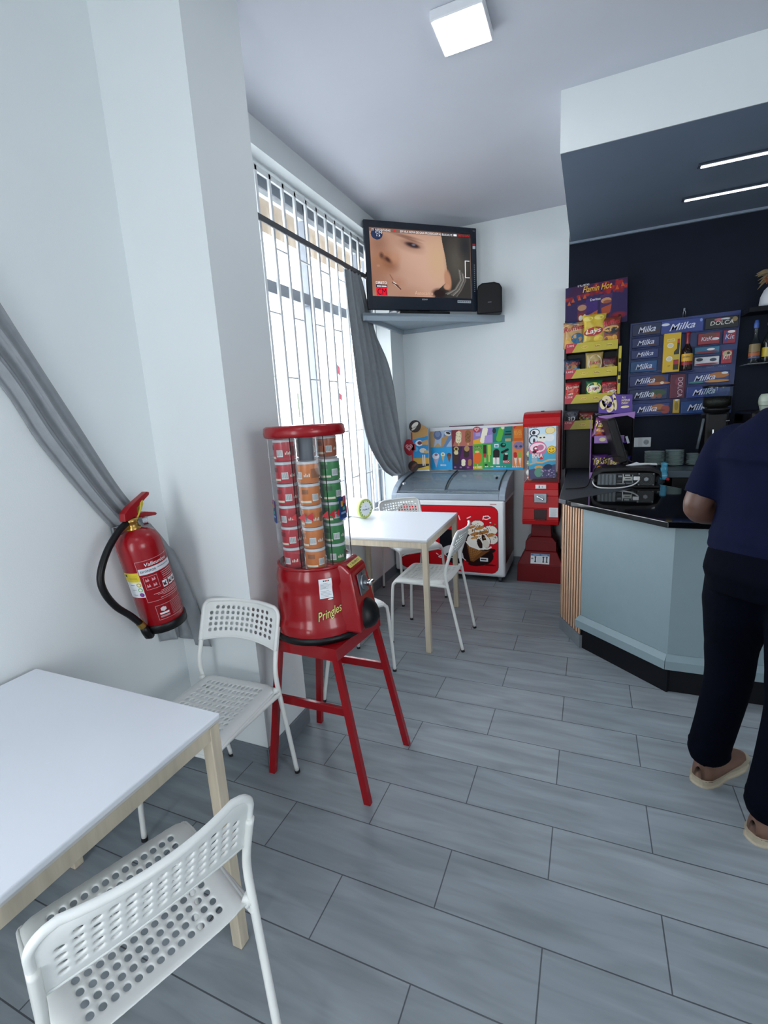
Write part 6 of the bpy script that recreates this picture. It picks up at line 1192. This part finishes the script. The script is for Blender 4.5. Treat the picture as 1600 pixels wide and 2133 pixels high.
for s_ in (-1, 1): limb(b, [hc + rgt * s_ * .074 + Vector((0, 0, .022)), hc + rgt * s_ * .088 - fwd * .008, hc + rgt * s_ * .076 + Vector((0, 0, -.03))], [.010, .014, .008], SK, 10)
def hand(b, el, wr, side, down):
    d_ = (wr - el).normalized(); up = Vector((0, 0, 1)); sd = d_.cross(up).normalized(); nm = sd.cross(d_)
    limb(b, [wr - d_ * .01, wr + d_ * .03, wr + d_ * .085], [.027, .034, .033], SK, 14)
    for k in range(4):
        o_ = sd * (-.030 + .020 * k); L = [.062, .072, .068, .052][k]; base_ = wr + d_ * .082 + o_
        limb(b, [base_, base_ + d_ * L * .5 - nm * .008, base_ + d_ * L * .85 - nm * .028, base_ + d_ * L * .92 - nm * .045], [.0098, .0092, .0085, .007], SK, 10)
    tb = wr + d_ * .028 + sd * side * .030; limb(b, [tb, tb + d_ * .030 + sd * side * .022 - nm * .008, tb + d_ * .062 + sd * side * .024 - nm * .020], [.014, .0115, .009], SK, 10)
for sh, el, wr, sd_ in ((Lsh, Lel, Lwr, 1), (Rsh, Rel, Rwr, -1)):
    limb(b, [sh, sh * .5 + el * .5, el, el * .5 + wr * .5, wr], [.058, .052, .044, .041, .028], SK); hand(b, el, wr, sd_, 0)
for hj, kn, an in ((bp_(-.10, 0, .93), Lkn, Lan), (bp_(.10, 0, .93), Rkn, Ran)): limb(b, [hj, kn, an - Vector((0, 0, .02))], [.085, .058, .034], SK); limb(b, [an - Vector((0, 0, .035)), an - Vector((0, 0, .045)) + fwd * .12], [.024, .020], SK)
fuse(b, 'body', PS, .0075, 4)
for s_ in (-1, 1):
    b = MB(); b.M = inv; b.sphere(hc + fwd * .083 + rgt * s_ * .031 + Vector((0, 0, .012)), .0125, pc('#d6d2ca', .2), 14); b.sphere(hc + fwd * .0925 + rgt * s_ * .031 + Vector((0, 0, .012)), .0052, pc('#1c120c', .2), 10); b.build('eye', PS)
b = MB(); b.M = inv; loft(b, [(hc + Vector((0, 0, -.04)) - fwd * .035, .074, .062), (hc + Vector((0, 0, .01)) - fwd * .022, .083, .084), (hc + Vector((0, 0, .06)) - fwd * .008, .084, .098), (hc + Vector((0, 0, .10)) - fwd * .006, .070, .088), (hc + Vector((0, 0, .128)) - fwd * .006, .036, .048)], HAIR, 28, 2.1); fuse(b, 'hair', PS, .008, 3)
b = MB(); b.M = inv     # T-shirt
loft(b, [(bp_(0, .015, .975), .208, .150), (bp_(0, .02, 1.02), .204, .152), (bp_(0, .03, 1.12), .192, .150), (bp_(0, .02, 1.24), .190, .138), (bp_(0, .0, 1.31), .190, .125), (bp_(0, -.008, 1.36), .172, .105), (bp_(0, -.006, 1.40), .132, .085), (bp_(0, -.003, 1.43), .094, .074), (bp_(0, .0, 1.455), .070, .066)], SHIRT, 32, 2.5)
for sh, el, s_ in ((Lsh, Lel, -1), (Rsh, Rel, 1)):
    limb(b, [sh - rgt * s_ * .07 + Vector((0, 0, .010)), sh + Vector((0, 0, -.004)), sh * .5 + el * .5, sh * .20 + el * .80], [.060, .064, .066, .064], SHIRT, 20)
for z, a0 in ((1.0, 0), (1.03, 1), (1.30, .4)): loft(b, [(bp_(.0, .02, z - .006), .208, .154), (bp_(0, .02, z + .008), .205, .152)], SHIRT, 32, 2.5)
fuse(b, 't_shirt', PS, .009, 5)
b = MB(); b.M = inv     # trousers
loft(b, [(bp_(0, .01, .84), .190, .150), (bp_(0, -.005, .91), .200, .160), (bp_(0, .0, .97), .195, .148), (bp_(0, .015, 1.01), .182, .138)], TROU, 32, 2.5)
for s_, kn, an in ((-1, Lkn, Lan), (1, Rkn, Ran)):
    hj = bp_(s_ * .100, 0, .88); sh_ = an + Vector((0, 0, .0)) - fwd * .01
    limb(b, [hj + Vector((0, 0, .06)), hj + Vector((0, 0, -.10)), kn + Vector((0, 0, .09)), kn + Vector((0, 0, -.05)), kn * .45 + sh_ * .55, sh_ + Vector((0, 0, .065)), sh_ + Vector((0, 0, .022)) + fwd * .008], [.104, .112, .086, .078, .073, .071, .070], TROU, 22)
    for z, q in ((.018, .004), (-.010, .005)): p_ = sh_ + Vector((0, 0, .05 + z)); limb(b, [p_ + Vector((.0, 0, .008)), p_], [.071 + q, .069 + q], TROU, 20)
fuse(b, 'trousers', PS, .009, 4)
def shoe(an, dirn):
    s_ = dirn.cross(Vector((0, 0, 1))).normalized(); heel = Vector((an.x, an.y, 0)) - dirn * .060
    prof = [(-.012, .008), (-.008, .020), (.004, .031), (.020, .038), (.05, .043), (.11, .039), (.17, .046), (.22, .047), (.265, .036), (.285, .016)]
    b = MB(); b.M = inv; out = [heel + dirn * x + s_ * w_ for x, w_ in prof] + [heel + dirn * x - s_ * w_ for x, w_ in prof[::-1]]
    n = len(out); b.add([(p.x, p.y, z) for z in (.0, .030) for p in out], [list(range(n)), list(range(n, 2 * n))[::-1]] + [[i, (i + 1) % n, n + (i + 1) % n, n + i] for i in range(n)], SOLE)
    b2 = MB(); b2.M = inv; st = [(-.008, .014, .078), (.0, .028, .100), (.02, .040, .108), (.06, .042, .112), (.10, .042, .100), (.15, .041, .070), (.20, .043, .060), (.25, .036, .052), (.278, .018, .040)]; V = []; seg = 14
    for x, w_, h_ in st:
        for k in range(seg): a = PI * k / (seg - 1); p = heel + dirn * x + s_ * (w_ * math.cos(a)); V.append((p.x, p.y, .022 + (h_ - .022) * max(0.0, math.sin(a)) ** .7))
    F = [[i * seg + k, i * seg + k + 1, (i + 1) * seg + k + 1, (i + 1) * seg + k] for i in range(len(st) - 1) for k in range(seg - 1)] + [[i * seg + seg - 1, i * seg, (i + 1) * seg, (i + 1) * seg + seg - 1] for i in range(len(st) - 1)] + [list(range(seg)), [(len(st) - 1) * seg + k for k in range(seg)][::-1]]
    b2.add(V, F, SHOE, True); u = b2.build('shoe', PS); so = b.build('sole', PS); so.parent = u
    md = so.modifiers.new('soft', 'BEVEL'); md.width = .007; md.segments = 3; md.angle_limit = 1.0
shoe(Lan, fwd); shoe(Ran, Vector((math.sin(fa + .25), math.cos(fa + .25), 0)))
